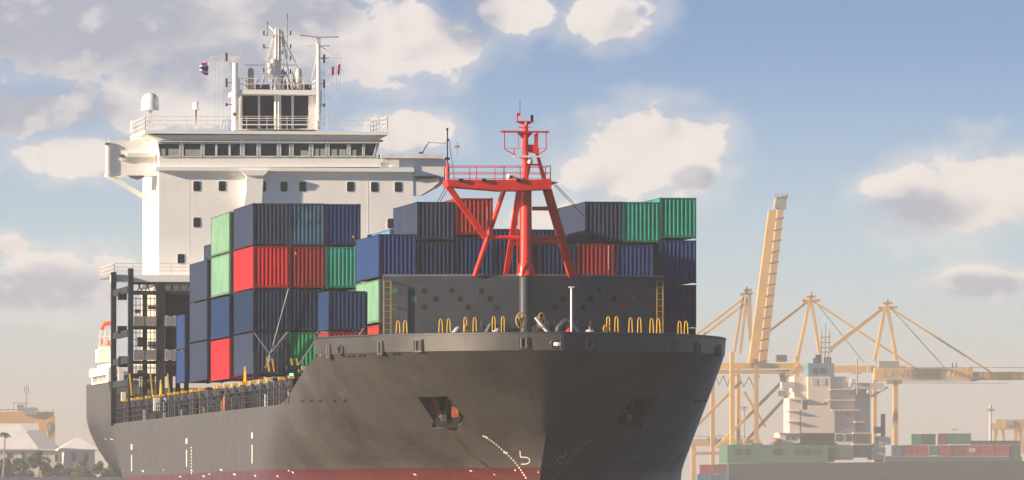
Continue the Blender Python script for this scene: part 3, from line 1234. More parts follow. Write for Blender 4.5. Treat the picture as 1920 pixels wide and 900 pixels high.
for px0, px1 in ((720, 733), (1232, 1243)):
    ld = MB()
    Yl = 533.6
    a, b = P(px0, 527, Yl), P(px1, 527, Yl)
    zb = Z(10.3)
    for x in (a.x, b.x):
        ld.bar((x, Yl, zb), (x, Yl, a.z), 0.07)
    kk = 12
    for i in range(kk + 1):
        z = zb + (a.z - zb) * i / kk
        ld.bar((a.x, Yl, z), (b.x, Yl, z), 0.035)
    for i in (3, 8, 12):
        z = zb + (a.z - zb) * i / kk
        ld.bar((b.x, Yl, z), (b.x, Yl + 1.0, z), 0.05)
    ld.build('ladder', paint('yellow_brown_paint', (0.42, 0.27, 0.06), 0.5), bwall)

# ------------------------------------------------------------------ red foremast (a part of the ship with sub-parts)
MY = 531.0
post = MB()
pc = P(986, 518, MY)
post.lathe((pc.x, MY, Z(10.1)), [(0.44, 0), (0.42, bwz1 - Z(10.1) + 0.1)], 20)
fm = post.build('foremast', GREY, SHIP, False)
q = MB()
zz = [P(986, y, MY).z for y in (517, 500, 490, 372, 356)]
q.lathe((pc.x, MY, 0), [(0.62, zz[0]), (0.50, zz[1]), (0.40, zz[2]), (0.37, zz[3]), (0.37, zz[4])], 20)
q.build('mast_post', RED, fm, False)
q = MB()
up_ = P(985, 337, MY)
q.lathe((up_.x, MY, 0), [(0.21, up_.z - 0.1), (0.19, P(985, 250, MY).z), (0.15, P(985, 228, MY).z)], 14)
q.build('upper_post', RED, fm)


def mbar(name, a, b, w, Ya=MY, Yb=None, mat=RED, rnd=False, h=None):
    m = MB()
    pa, pb = P(*a, Ya), P(*b, Ya if Yb is None else Yb)
    if rnd:
        m.tube([pa, pb], w / 2, 10)
    else:
        m.bar(pa, pb, w, h)
    return m.build(name, mat, fm)


mbar('leg', (1026, 356), (1073, 516), 0.52, MY, 533.0)
mbar('leg', (945, 356), (890, 517), 0.32, MY - 0.4, 533.0, rnd=True)
mbar('leg', (973, 360), (949, 516), 0.34, MY + 1.5, 535.5)
mbar('brace', (840, 349), (910, 445), 0.36, MY, MY + 0.3)
mbar('crossbar', (914, 445), (1050, 445), 0.24, MY + 0.35, rnd=True)
mbar('crossbar', (998, 454), (1053, 454), 0.26, MY + 0.3, rnd=True)
mbar('crossbar', (998, 391), (1033, 391), 0.26, MY, rnd=True)
mbar('crossbar', (956, 456), (976, 456), 0.24, MY + 1.0)
m = MB()
for x in (970.5, 975):
    m.bar(P(x, 362, MY - 0.6), P(x, 513, MY - 0.6), 0.05)
for i in range(34):
    y = 364 + i * 4.4
    m.bar(P(970.5, y, MY - 0.6), P(975, y, MY - 0.6), 0.03)
m.build('mast_ladder', RED, fm)
# platform girder: deep on the right, tapering to the left arm
m = MB()
m.pprism([(839, 338), (1034, 336.5), (1034, 354), (985, 356.5), (940, 357), (905, 354), (841, 349)], MY - 1.2, 2.4)
m.pprism([(1034.2, 340), (1048, 342), (1034.2, 347)], MY - 0.4, 0.8)
m.build('platform', RED, fm)
m = MB()
for x in (865, 908, 973):
    m.pbox(x - 4, 334.5, x + 4, 341, MY - 1.35, 0.25)
m.build('floodlight', IRON, fm)
m = MB()
pts = [P(842, 337, MY - 1.15), P(945, 337, MY - 1.15), P(1032, 337, MY - 1.15), P(1032, 337, MY - 1.15) + Vector((0, 2.2, 0)), P(842, 337, MY - 1.15) + Vector((0, 2.2, 0)), P(842, 337, MY - 1.15)]
m.rail(pts, (0.06, 0.45, 0.88), 0.022, 1.4)
m.build('platform_railing', RED, fm)
m = MB()
m.tube([P(839.5, 338, MY), P(839.5, 306, MY)], 0.10, 8)
m.build('pole_foot', RED, fm)
m = MB()
m.tube([P(839, 306, MY), P(839, 240, MY)], 0.04, 8)
m.pbox(835, 295, 843.5, 299.5, MY - 0.15, 0.3)
m.pbox(837.3, 240, 840.7, 245, MY - 0.06, 0.12)
m.pbox(838, 260, 842, 264, MY - 0.06, 0.12)
m.build('lamp_pole', IRON, fm)
# crosstree with hanging frames
m = MB()
m.pbox(940, 245, 1030, 248.5, MY - 0.3, 0.6)
m.pprism([(970, 248.5), (1000, 248.5), (989, 260), (981, 260)], MY - 0.15, 0.3)
m.build('crosstree', RED, fm)
m = MB()
for a, b in (((946, 248), (946, 280)), ((946, 280), (967, 291)), ((967, 291), (980, 298)), ((964, 278), (964, 290)), ((1024, 248), (1024, 280)), ((1024, 280), (1011, 289)), ((1010, 278), (1010, 289))):
    m.bar(P(*a, MY - 0.2), P(*b, MY - 0.2), 0.06)
for a, b in (((946, 278), (980, 278)), ((1008, 278), (1024, 278)), ((972, 252), (972, 280))):
    m.bar(P(*a, MY - 0.2), P(*b, MY - 0.2), 0.03)
m.build('hanging_frame', RED, fm)
m = MB()
m.pprism([(990, 271), (1003, 271), (1003, 252), (1009, 248.5), (1009, 288), (990, 285)], MY - 0.1, 0.35)
m.build('light_shelf', RED, fm)
m = MB()
m.pprism([(1005, 288), (1010, 288), (1025, 337), (1018, 337)], MY + 0.1, 0.4)
m.pprism([(990, 308), (996, 308), (990, 337), (983, 337)], MY + 0.1, 0.5)
m.pbox(988, 307, 1012, 309.5, MY + 0.1, 0.5)
m.build('radar_stand', RED, fm)
m = MB()
m.pbox(964, 291.5, 1024, 295, MY - 0.75, 0.25)
o = m.build('radar_scanner', WHITE2, fm)
c = P(994, 306, MY - 0.5)
MB().lathe(c, [(0.05, -0.05), (0.16, 0.0), (0.17, 0.12), (0.15, 0.24), (0.08, 0.33), (0.02, 0.36)], 12).build('radar_motor', WHITE2, fm, True)
m = MB()
m.pprism([(954, 337), (954, 326), (964, 326), (972, 329), (972, 337)], MY - 0.9, 0.9)
m.build('equipment_box', WHITE2, fm)
MB().pbox(956, 329, 961, 333.5, MY - 0.93, 0.05).build('panel_opening', IRON, fm)
m = MB()
m.pbox(968.5, 226.5, 1001, 228.8, MY - 0.25, 0.5)
m.pprism([(970, 228.8), (1000, 228.8), (990, 234), (981, 234)], MY - 0.12, 0.24)
m.pbox(972, 237.5, 980, 239, MY - 0.2, 0.4)
m.pbox(990, 237.5, 994, 239, MY - 0.2, 0.4)
m.bar(P(970, 227, MY), P(970, 212, MY), 0.07)
m.pbox(969, 211.5, 976, 217, MY - 0.05, 0.1)
m.build('mast_head', RED, fm)
MB().pbox(995.8, 215.5, 1000.2, 226.5, MY - 0.1, 0.2).build('masthead_lamp', IRON, fm)
MB().pbox(984.5, 228.5, 987.5, 234, MY - 0.32, 0.1).build('masthead_lamp', WARM, fm)
MB().tube([P(975, 217, MY), P(975, 188, MY)], 0.015, 5).build('whip_aerial', IRON, fm)
m = MB()
for a, b in (((1038, 346), (1094, 405)), ((1042, 346), (1080, 385)), ((836, 350), (808, 400)), ((842, 350), (824, 380)), ((842, 262), (852, 335))):
    m.bar(P(*a, MY + 0.5), P(*b, MY + (8 if b[1] > 340 else 0)), 0.03)
m.build('stay_wire', IRON, fm)

# ------------------------------------------------------------------ foredeck gear
def hoop(px0, px1, y0, Y, ybot=632):
    m = MB()
    w = px1 - px0
    top = (px0 + px1) / 2
    pts = [(px0, ybot), (top - 2.6, y0 + 5), (top - 1.6, y0 + 1.2), (top, y0), (top + 1.6, y0 + 1.2), (top + 2.6, y0 + 5), (px1, ybot)]
    q = [P(a, b, Y) for a, b in pts]
    q[0].z = q[-1].z = Z(10.2)
    m.tube(q, 0.032, 6)
    return m.build('hoop_rail', YELLOW, SHIP)


for a in ((741, 752, 601), (754, 766, 601), (821, 832, 598), (837, 846, 597.5), (868.5, 877, 595), (886, 894.5, 595), (923, 929, 593.5), (940, 946, 593.5), (1137, 1144, 593.5), (1152, 1160, 593.5),
          (1178, 1187, 595.5), (1194, 1204, 595.5), (1217, 1227, 597), (1229, 1240, 598), (1270, 1279, 602), (1281, 1292, 602)):
    hoop(*a, 524 if 800 < a[0] < 1200 else 527, 638)


def handwheel(px, py, rpx, rpy, Y, stem=True):
    c = P(px, py, Y)
    k = Y / FPX
    m = MB()
    ring = [c + Vector((rpx * k * math.cos(2 * math.pi * j / 18), 0.25 * rpx * k * math.cos(2 * math.pi * j / 18), rpy * k * math.sin(2 * math.pi * j / 18))) for j in range(19)]
    m.tube(ring, 0.035, 6)
    for a in (40, 140, 270):
        e = c + Vector((rpx * k * math.cos(R(a)), 0, rpy * k * math.sin(R(a))))
        d = (e - c)
        s = Vector((d.z, 0, -d.x)).normalized() * 0.10
        m.prism([c + s * 0.9, c - s * 0.9, e - s * 0.35, e + s * 0.35], (0, 0.05, 0))
    o = m.build('handwheel', YELLOW, SHIP)
    MB().tube([c + Vector((0, 0.06, 0)), c + Vector((0, 0.8, 0)), (c.x, Y + 0.8, Z(10.2))], 0.06, 6).build('spindle', IRON, o)


handwheel(977.5, 600.5, 10.5, 14.5, 522)
handwheel(1015.5, 601, 7, 14.5, 526)
handwheel(876.5, 615, 6, 8, 523)
handwheel(1138, 616.5, 7, 8.5, 523)


def winch(px, Y):
    """mooring winch: drum with flanges, frame and drive casing"""
    c = P(px, 622, Y)
    m = MB()
    m.tube([c + Vector((-0.75, 0, 0)), c + Vector((0.75, 0, 0))], 0.42, 16)
    for x in (-0.75, -0.1, 0.75):
        m.tube([c + Vector((x - 0.04, 0, 0)), c + Vector((x + 0.04, 0, 0))], 0.72, 18)
    o = m.build('mooring_winch', STEEL, SHIP)
    f = MB()
    for x in (-1.0, 1.0):
        f.prism([(c.x + x - 0.06, Y - 0.6, Z(10.2)), (c.x + x - 0.06, Y + 0.6, Z(10.2)), (c.x + x - 0.06, Y + 0.15, c.z + 0.35), (c.x + x - 0.06, Y - 0.15, c.z + 0.35)], (0.12, 0, 0))
    f.box((c.x + 1.05, Y - 0.4, Z(10.2)), (c.x + 1.7, Y + 0.4, c.z + 0.2))
    f.build('winch_frame', GREY, o)


winch(925, 527)
winch(1085, 527.5)
winch(1030, 528)
m = MB()
m.pprism([(902, 632), (917, 606), (928, 606), (920, 624), (916, 634)], 526, 0.6)
m.build('chain_guard', STEEL, SHIP)
m = MB()
m.pprism([(907, 624), (917, 606.5), (921, 607), (913, 623)], 525.95, 0.04)
m.build('guard_plate', LSTEEL, SHIP)
for x0, yy in ((852, 615), (927, 618)):
    m = MB()
    m.tube([P(x0 - 4, 634, 521), P(x0, 624, 521), P(x0 + 5, yy + 3, 521), P(x0 + 10, yy, 521)], 0.17, 8)
    m.build('vent_cowl', LSTEEL, SHIP, True)
m = MB()
m.tube([P(1004, 595, 523), P(1036, 634, 523)], 0.10, 8)
m.build('jib_boom', WHITE2, SHIP)
m = MB()
m.tube([P(1071.5, 638, 520), P(1071.5, 538, 520)], 0.075, 8)
m.pbox(1067, 537, 1076.5, 539.5, 519.9, 0.2)
o = m.build('signal_post', WHITE2, SHIP)
for k in (1024, 1037):
    MB().pprism([(k, 634), (k + 2.5, 600), (k + 6, 600), (k + 5, 634)], 527, 0.2).build('winch_post', GREY, SHIP)
m = MB()
m.tube([P(1044, 632, 525), P(1048, 614, 525), (P(1060, 602, 525)), P(1072, 605, 525), P(1084, 616, 525), P(1092, 630, 525)], 0.22, 8)
m.build('chain_pipe', GREY, SHIP, True)
tag(MB().lathe(P(1067, 634, 521), [(0.02, 0), (0.2, 0.03), (0.24, 0.25), (0.22, 0.45), (0.1, 0.6), (0.02, 0.64)], 12).build('mooring_buoy', RED, None, True),
    'red rounded buoy beside the white post on the foredeck', 'buoy')
m = MB()
m.tube([P(1320, 642, 533), P(1320, 625, 533), P(1325, 623.5, 533)], 0.03, 6)
m.build('vent_pipe', IRON, SHIP)


# ------------------------------------------------------------------ seaman at the bow
def person():
    Yq = 519.6
    px, ptop = 1106, 609.5
    top = P(px, ptop, Yq)
    base = Vector((top.x, Yq, Z(10.2)))
    H = top.z - base.z
    root = empty('person', base, 'person in a white shirt with dark hair standing at the bow rail', 'person')
    J = {'pelvis': (0, 0, .52, .085), 'waist': (0, .0, .61, .078), 'chest': (0, 0, .74, .098), 'neck': (0, 0, .835, .034), 'head': (0, -.01, .885, .046), 'crown': (0, -.005, .955, .048),
         'shl': (-.115, 0, .80, .042), 'ell': (-.155, -.02, .65, .030), 'wrl': (-.13, -.10, .54, .021), 'hal': (-.125, -.13, .51, .02),
         'shr': (.115, 0, .80, .042), 'elr': (.165, -.02, .65, .030), 'wrr': (.14, -.10, .54, .021), 'har': (.135, -.13, .51, .02),
         'hil': (-.055, 0, .49, .062), 'knl': (-.06, -.015, .27, .042), 'anl': (-.062, .01, .045, .028), 'fol': (-.064, -.08, .02, .024),
         'hir': (.055, 0, .49, .062), 'knr': (.06, -.015, .27, .042), 'anr': (.062, .01, .045, .028), 'for': (.064, -.08, .02, .024)}
    E = [('pelvis', 'waist'), ('waist', 'chest'), ('chest', 'neck'), ('neck', 'head'), ('head', 'crown'), ('chest', 'shl'), ('shl', 'ell'), ('ell', 'wrl'), ('wrl', 'hal'), ('chest', 'shr'), ('shr', 'elr'),
         ('elr', 'wrr'), ('wrr', 'har'), ('pelvis', 'hil'), ('hil', 'knl'), ('knl', 'anl'), ('anl', 'fol'), ('pelvis', 'hir'), ('hir', 'knr'), ('knr', 'anr'), ('anr', 'for')]
    ks = list(J)
    me = bpy.data.meshes.new('body')
    me.from_pydata([base + Vector(J[k][:3]) * H for k in ks], [(ks.index(a), ks.index(b)) for a, b in E], [])
    o = bpy.data.objects.new('body', me)
    COL.objects.link(o)
    sk = o.modifiers.new('skin', 'SKIN')
    for i, k in enumerate(ks):
        me.skin_vertices[0].data[i].radius = (J[k][3] * H, J[k][3] * H * (0.75 if k in ('chest', 'waist', 'pelvis') else 1))
        me.skin_vertices[0].data[i].use_root = k == 'pelvis'
    sb = o.modifiers.new('sub', 'SUBSURF')
    sb.levels = sb.render_levels = 2
    bpy.context.view_layer.update()
    nm = bpy.data.meshes.new_from_object(o.evaluated_get(bpy.context.evaluated_depsgraph_get()))
    o.modifiers.clear()
    o.data = nm
    nm.materials.clear()
    for mt in (flat('skin', (0.42, 0.22, 0.14), 0.5), flat('white_shirt', (0.75, 0.74, 0.72), 0.7), flat('dark_trousers', (0.05, 0.055, 0.08), 0.8)):
        nm.materials.append(mt)
    for p in nm.polygons:
        r = (p.center.z - base.z) / H
        ax = abs(p.center.x - base.x) / H
        p.material_index = 0 if r > .83 or (ax > .1 and r < .68) else (1 if r > .52 else 2)
        p.use_smooth = True
    o.parent = root
    o.matrix_parent_inverse = Matrix.Translation(-base)
    hc = base + Vector((0, 0.006, .93)) * H
    MB().lathe(hc, [(.052 * H, -.03 * H), (.056 * H, .0), (.052 * H, .04 * H), (.035 * H, .064 * H), (.005 * H, .074 * H)], 12).build('hair', flat('dark_hair', (0.015, 0.012, 0.01), 0.6), root, True)
    fc = base + Vector((0, -.055, .905)) * H
    MB().prism([fc + Vector((-.008 * H, 0, -.01 * H)), fc + Vector((.008 * H, 0, -.01 * H)), fc + Vector((0, 0, .025 * H))], (0, -.018 * H, -.004 * H)).build('nose', nm.materials[0], root)


person()

# ------------------------------------------------------------------ accommodation block
HY = 667.0
house = MB()
a, b = P(298, 318, HY), P(775, 318, HY)
house.box((a.x, HY, Z(7.1)), (b.x, HY + 13.2, a.z))
HOUSE = house.build('deckhouse', WHITE, SHIP)
m = MB()
for y in (385.5, 438.5, 492):
    z = P(400, y, HY).z
    m.box((a.x, HY - 0.012, z - 0.012), (b.x, HY + 0.1, z + 0.012))
for x in (355, 510, 690):
    q = P(x, 400, HY).x
    m.box((q - 0.01, HY - 0.010, Z(16)), (q + 0.01, HY + 0.1, P(x, 322, HY).z))
m.build('weld_seam', WHITE, HOUSE)


def rr_window(px, py, w, h, Y, host, name='window'):
    c = P(px, py, Y - 0.02)
    k = Y / FPX
    w, h = w * k / 2, h * k / 2
    r = 0.12

    def outl(e, dy):
        pts = []
        for sx, sz, a0 in ((1, 1, 0), (-1, 1, 90), (-1, -1, 180), (1, -1, 270)):
            for t in (0, 30, 60, 90):
                pts.append(c + Vector((sx * (w + e - r) + r * math.cos(R(a0 + t)), dy, sz * (h + e - r) + r * math.sin(R(a0 + t)))))
        return pts
    o = MB().prism(outl(0.05, 0.0), (0, 0.05, 0)).build(name, WHITE2, host)
    MB().prism(outl(0.0, -0.012), (0, 0.03, 0)).build('pane', GLASS, o)


for px, py in ((369, 349), (416.5, 349), (492.5, 349.5), (532.5, 350), (567.5, 350), (657, 350), (702, 350.5), (746.5, 350.5), (369, 417), (339.5, 485.5), (733, 419)):
    rr_window(px, py, 13, 18.5, HY, HOUSE)
# central support trunk with spreading head
m = MB()
m.pprism([(449, 319), (504, 319), (495, 329), (461, 329)], HY - 0.9, 0.9)
m.pprism([(461.5, 329), (494, 329), (491, 381), (457, 386), (461.5, 360)], HY - 0.7, 0.7)
m.build('support_trunk', WHITE, HOUSE)
# bridge deck ledge, wheelhouse
m = MB()
e0, e1 = P(298, 313, HY), P(775, 313, HY)
m.box((e0.x - 0.3, HY - 0.55, P(298, 320, HY).z), (e1.x, HY + 13.2, e0.z))
m.build('bridge_deck_edge', WHITE, HOUSE)
WH = MB()
WH.pprism([(300, 313), (293, 262), (714, 262), (705, 292), (716, 313)], HY - 0.15, 10)
WHEEL = WH.build('wheelhouse', WHITE, SHIP)
panes = [(296, 337), (343, 377), (382.5, 404.5), (406.5, 429.5), (431.5, 451), (457.5, 482), (488, 520), (526, 543), (549.5, 580), (586.5, 611), (617, 651), (656.5, 680), (683, 706)]
for i, (x0, x1) in enumerate(panes):
    pts = [(x0, 268.5), (x1, 268.5), (x1, 293), (x0, 293)]
    if i == 0:
        pts[3] = (300, 293)
    if i == len(panes) - 1:
        pts[2] = (700, 293)
    fr = MB()
    q = [P(u, v, HY - 0.2) for u, v in pts]
    for u, v in zip(q, q[1:] + q[:1]):
        fr.bar(u, v, 0.07, 0.12)
    o = fr.build('window', WHITE2, WHEEL)
    MB().prism([v + Vector((0, 0.0, 0)) for v in q], (0, 0.04, 0)).build('pane', GLASS, o)
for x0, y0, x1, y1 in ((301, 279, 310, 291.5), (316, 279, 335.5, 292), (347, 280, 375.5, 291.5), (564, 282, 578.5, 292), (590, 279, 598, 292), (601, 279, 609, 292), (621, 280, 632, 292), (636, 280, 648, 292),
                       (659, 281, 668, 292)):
    MB().pbox(x0, y0, x1, y1, HY - 0.222, 0.02).build('window_sky_patch', SKY_TINT, WHEEL)  # painted panels imitating sky light seen through the rear windows
m = MB()
for x in (340, 379.5, 454.5, 485, 523.5, 546, 583.5, 614, 653.5):
    m.bar(P(x, 266, HY - 0.35), P(x - 3, 258, HY - 0.2), 0.10)
m.pbox(294, 265.5, 712, 267, HY - 0.5, 0.4)
m.build('sun_visor', WHITE, WHEEL)
rf = MB()
rf.pbox(272, 244, 728, 253, HY - 0.9, 12)
rf.pprism([(275, 253), (722, 253), (712, 262), (294, 262)], HY - 0.5, 10)
ROOF = rf.build('wheelhouse_roof', WHITE, SHIP)
m = MB()
r0 = P(273, 243.8, HY - 0.8)
r1 = P(727, 243.8, HY - 0.8)
m.rail([r0 + Vector((0, 11, 0)), r0, r1, r1 + Vector((0, 11, 0))], (0.4, 0.75, 1.1), 0.018, 1.6)
m.build('roof_railing', WHITE2, ROOF)
# left corner casing and slatted screen of the wheelhouse side
m = MB()
m.pprism([(246, 254), (272, 243), (272, 253), (262, 262), (246, 264)], 671, 0.6)
m.build('roof_casing', WHITE, ROOF)
MB().pbox(247, 226, 258, 247, 676, 0.8).build('roof_casing', WHITE, ROOF)
MB().pbox(249, 233, 256, 243, 675.9, 0.06).build('casing_opening', WARM, ROOF)
m = MB()
for i in range(7):
    m.bar(P(262 + i * 4.2, 285, 669), P(272 + i * 3.5, 262 - i * 0.4, 669), 0.07)
m.build('slatted_screen', WARM, WHEEL)

# bridge wings
WY = 668.2
m = MB()
m.pprism([(204, 264), (299.5, 264), (299.5, 329), (240, 329), (204, 330)], WY, 0.35)
m.pbox(201, 266, 205, 329, WY - 0.2, 1.2)
lw = m.build('bridge_wing', WHITE, SHIP)
MB().pprism([(204, 322), (299, 322), (299, 329), (204, 329)], WY + 0.36, 3.8).build('wing_deck', WHITE, lw)
m = MB()
m.bar(P(204, 329.5, WY + 0.5), P(294, 384, WY + 0.5), 0.36, 0.5)
m.build('wing_brace', WHITE, lw)
m = MB()
m.pbox(238, 287, 289, 294.5, WY - 0.5, 0.5)
m.build('wing_rail_box', WHITE2, lw)
m = MB()
m.pbox(224, 289.5, 233.5, 294.5, WY - 0.35, 0.3)
m.build('wing_lamp', MSTEEL, lw)
MB().pprism([(239, 329), (268, 329), (272, 332), (258, 337), (247, 334)], WY - 0.02, 0.3).build('wing_step', MSTEEL, lw)
MB().pbox(226, 294.5, 237, 301, WY - 0.2, 0.2).build('lamp_bracket', WHITE2, lw)
m = MB()
m.pbox(197.5, 267, 203, 272, WY - 0.3, 0.25)
m.tube([P(203.5, 268, WY), P(203.5, 285, WY)], 0.05, 6)
m.build('search_light', MSTEEL, lw)
m = MB()
m.rail([P(205, 264, WY), P(248, 264, WY)], (0.1, 0.2), 0.015, 1.0)
m.build('wing_railing', WHITE2, lw)
m = MB()
m.pprism([(716, 298), (836, 298), (838, 329), (826, 346), (792, 367), (776, 367), (776, 313), (716, 313)], HY + 0.05, 0.35)
rw = m.build('bridge_wing', WHITE, SHIP)
MB().pprism([(716, 322), (836, 322), (836, 329), (716, 329)], HY + 0.41, 4.2).build('wing_deck', WHITE, rw)
m = MB()
m.pbox(714, 288.5, 830, 297, HY - 0.45, 1.6)
m.pbox(715, 297, 731, 305, HY - 0.3, 0.34)
m.pprism([(732, 297), (746, 297), (748.5, 300), (748.5, 313), (732, 313)], HY - 0.35, 0.39)
m.build('wing_rail_box', WHITE2, rw)
m = MB()
lp = [(777, 336.5), (800, 333.5), (818, 331.5), (826, 333), (829, 338), (826, 344), (815, 352), (800, 361), (790, 366.5)]
for u, v, w in zip(lp, lp[1:], (0.10, .16, .24, .3, .34, .26, .14, .1)):
    m.bar(P(*u, HY - 0.05), P(*v, HY - 0.05), w, 0.2)
m.bar(P(777, 332, HY - 0.05), P(820, 331, HY - 0.05), 0.1, 0.2)
m.build('wing_brace', MSTEEL, rw)
m = MB()
m.bar(P(792, 286, WY), P(804, 266, WY), 0.09)
m.bar(P(804, 267, WY), P(836, 269, WY), 0.05)
m.bar(P(857, 266, WY + 1), P(857, 290, WY + 1), 0.05)
m.pbox(786, 284.5, 794, 288, WY - 0.1, 0.3)
m.build('wing_davit', LSTEEL, rw)
MB().pbox(853, 273, 862, 276.5, WY + 1, 0.2).build('wing_aerial', LSTEEL, rw)
# small dark roof-edge bracket at right end of the wheelhouse
m = MB()
m.pprism([(716, 253), (728, 253), (718, 258)], HY - 1.0, 1.0)
m.pbox(713, 262, 718, 266, HY - 0.6, 0.3)
m.build('corner_lamp', MSTEEL, WHEEL)

# monkey island: deckhouse with dark windows, masts, radars
TY = 670.0
m = MB()
m.pbox(446, 178, 597, 243, TY, 4.5)
MON = m.build('monkey_island', WHITE, SHIP)
for x0, x1 in ((454, 484), (487, 514), (526, 547), (550, 579)):
    fr = MB()
    q = [P(u, v, TY - 0.06) for u, v in ((x0, 178.5), (x1, 178.5), (x1, 242), (x0, 242))]
    for u, v in zip(q, q[1:] + q[:1]):
        fr.bar(u, v, 0.06, 0.1)
    o = fr.build('window', WHITE2, MON)
    MB().prism(q, (0, 0.05, 0)).build('pane', GLASS, o)
m = MB()
m.rail([P(452, 243, TY - 1.0), P(580, 243, TY - 1.0)], (0.42, 0.9), 0.03, 2.4)
m.build('front_railing', WHITE2, MON)
m = MB()
m.pbox(443, 168, 603, 177.5, TY - 0.8, 6)
m.pprism([(443, 177.5), (455, 177.5), (447, 184), (447, 243), (440, 243)], TY - 0.6, 0.5)
m.pprism([(603, 177.5), (590, 177.5), (596, 184), (596, 243), (601, 243)], TY - 0.6, 0.5)
pf = m.build('radar_platform', WHITE, MON)
m = MB()
q0, q1 = P(448, 168, TY - 0.7), P(600, 168, TY - 0.7)
m.rail([q0 + Vector((0, 5, 0)), q0, q1, q1 + Vector((0, 5, 0))], (0.45, 0.9), 0.028, 1.2)
m.build('platform_railing', WHITE2, pf)
MB().pbox(466, 157, 584, 168, TY + 2, 0.5).build('equipment_shade', STEEL, pf)
# lattice main mast
MM = MB()
for x in (516.5, 522.5, 526):
    MM.tube([P(x + (1 if x < 520 else -0.5), 54, TY), P(x, 243, TY - 0.4)], 0.10 if x < 526 else 0.06, 8)
MAST = MM.build('main_mast', WHITE2, SHIP)
m = MB()
for y, x0, x1 in ((66, 495, 545), (89.5, 495, 545), (112, 496, 545), (122, 460, 585)):
    m.bar(P(x0, y, TY - 0.1), P(x1, y, TY - 0.1), 0.07)
m.build('yard', WHITE2, MAST)
m = MB()
for x0, y0, x1, y1 in ((514, 66, 488, 165), (529, 66, 546, 165), (514, 66, 498, 112), (529, 66, 560, 130), (531, 60, 537, 112), (514, 60, 505, 50), (488, 165, 508, 122), (546, 165, 532, 122), (560, 168, 546, 130), (474, 168, 500, 122)):
    m.bar(P(x0, y0, TY), P(x1, y1, TY + 0.8), 0.08)
m.build('mast_stay', WHITE2, MAST)
for x, y in ((495, 62), (545, 62), (495, 87), (545, 87), (545, 109), (495, 131), (545, 134)):
    MB().pbox(x - 1.2, y - 4.5, x + 1.2, y + 4, TY - 0.2, 0.15).build('signal_lamp', flat('dark_red_lamp', (0.10, 0.03, 0.03), 0.4) if 'lampm' not in globals() else lampm, MAST)
m = MB()
m.tube([P(501.5, 66, TY), P(501.5, 42, TY)], 0.03, 5)
m.tube([P(538, 112, TY), P(539, 30, TY)], 0.03, 5)
m.tube([P(538.6, 36, TY), P(539.2, 26, TY)], 0.06, 5)
m.tube([P(501.5, 45, TY), P(501.5, 41, TY)], 0.06, 5)
m.build('whip_aerial', MSTEEL, MAST)
m = MB()
for cx, cy in ((506, 124), (513, 116), (507, 135)):
    m.lathe(P(cx, cy + 4, TY - 0.4), [(0.05, 0), (0.22, 0.05), (0.24, 0.25), (0.2, 0.4), (0.05, 0.45)], 10)
m.pbox(503, 140, 512, 148, TY - 0.4, 0.4)
m.build('floodlight', WARM, MAST)
m = MB()
m.pprism([(526, 140), (531, 127), (537, 140)], TY + 0.2, 0.3)
m.pbox(527, 142, 536, 165, TY + 0.5, 0.5)
m.build('mast_fitting', IRON, MAST)
m = MB()
for x in (508, 513, 529, 540, 548):
    m.bar(P(x, 167, TY - 0.5), P(x + (6 if x % 2 else -5), 140, TY - 0.3), 0.08)
m.build('mast_brace', WHITE2, MAST)
# vent cowls on the radar platform
for x in (470, 560):
    c = P(x, 165, TY - 0.2)
    MB().lathe(c, [(0.26, -0.1), (0.28, 0.8), (0.28, 1.25), (0.22, 1.5), (0.10, 1.62), (0.01, 1.65)], 14).build('vent_cowl', flat('brushed_steel_paint', (0.5, 0.48, 0.45), 0.35), pf, True)
    MB().box(c + Vector((-0.45, 0.05, 0)), c + Vector((-0.27, 0.5, 0.85))).build('vent_bracket', WARM, pf)
# side masts
def side_mast(x, top, w):
    m = MB()
    m.tube([P(x, 243, TY - 0.7), P(x, top, TY - 0.7)], w, 10)
    return m.build('signal_mast', WHITE2, SHIP)


s1 = side_mast(441, 118, 0.22)
m = MB()
m.pbox(396, 105.5, 456, 108, TY - 0.8, 0.4)
m.pprism([(432, 108), (450, 108), (446, 118), (437, 118)], TY - 0.9, 0.5)
m.bar(P(441, 118, TY - 0.7), P(453, 98, TY - 0.7), 0.04)
m.build('yard', WHITE2, s1)
s2 = side_mast(597, 82, 0.16)
m = MB()
m.bar(P(576, 86, TY - 0.7), P(618, 86, TY - 0.7), 0.07)
m.bar(P(600, 86, TY - 0.7), P(636, 108, TY - 0.7), 0.06)
m.bar(P(602, 108.5, TY - 0.7), P(641, 108.5, TY - 0.7), 0.07)
m.bar(P(577, 86, TY - 0.7), P(592, 110, TY - 0.7), 0.03)
m.bar(P(594, 105, TY - 0.4), P(580, 165, TY - 0.2), 0.08)
m.build('yard', WHITE2, s2)
m = MB()
m.pbox(594, 72, 601, 82, TY - 0.9, 0.35)
m.build('radar_motor', WARM, s2)
m = MB()
q = [P(562, 65.5, TY - 0.9), P(597, 70, TY - 0.9), P(635, 69, TY - 0.9)]
m.bar(q[0], q[1], 0.10, 0.25)
m.bar(q[1], q[2], 0.10, 0.25)
m.build('radar_scanner', LSTEEL, s2)
lampm = flat('dark_lamp', (0.08, 0.045, 0.045), 0.5)
for x, ys, hst, sgn in ((425, (107, 155, 196), s1, 1), (608, (110, 157, 197), s2, -1)):
    for y in ys:
        m = MB()
        h = 8 if y < 190 else 3
        m.pbox(x - 1.8, y - h, x + 1.8, y + h, TY - 0.8, 0.2)
        m.pbox(min(x, x + sgn * 14), y - 0.6, max(x, x + sgn * 14), y + 0.6, TY - 0.7, 0.1)
        m.build('signal_lamp', lampm, hst)
m = MB()
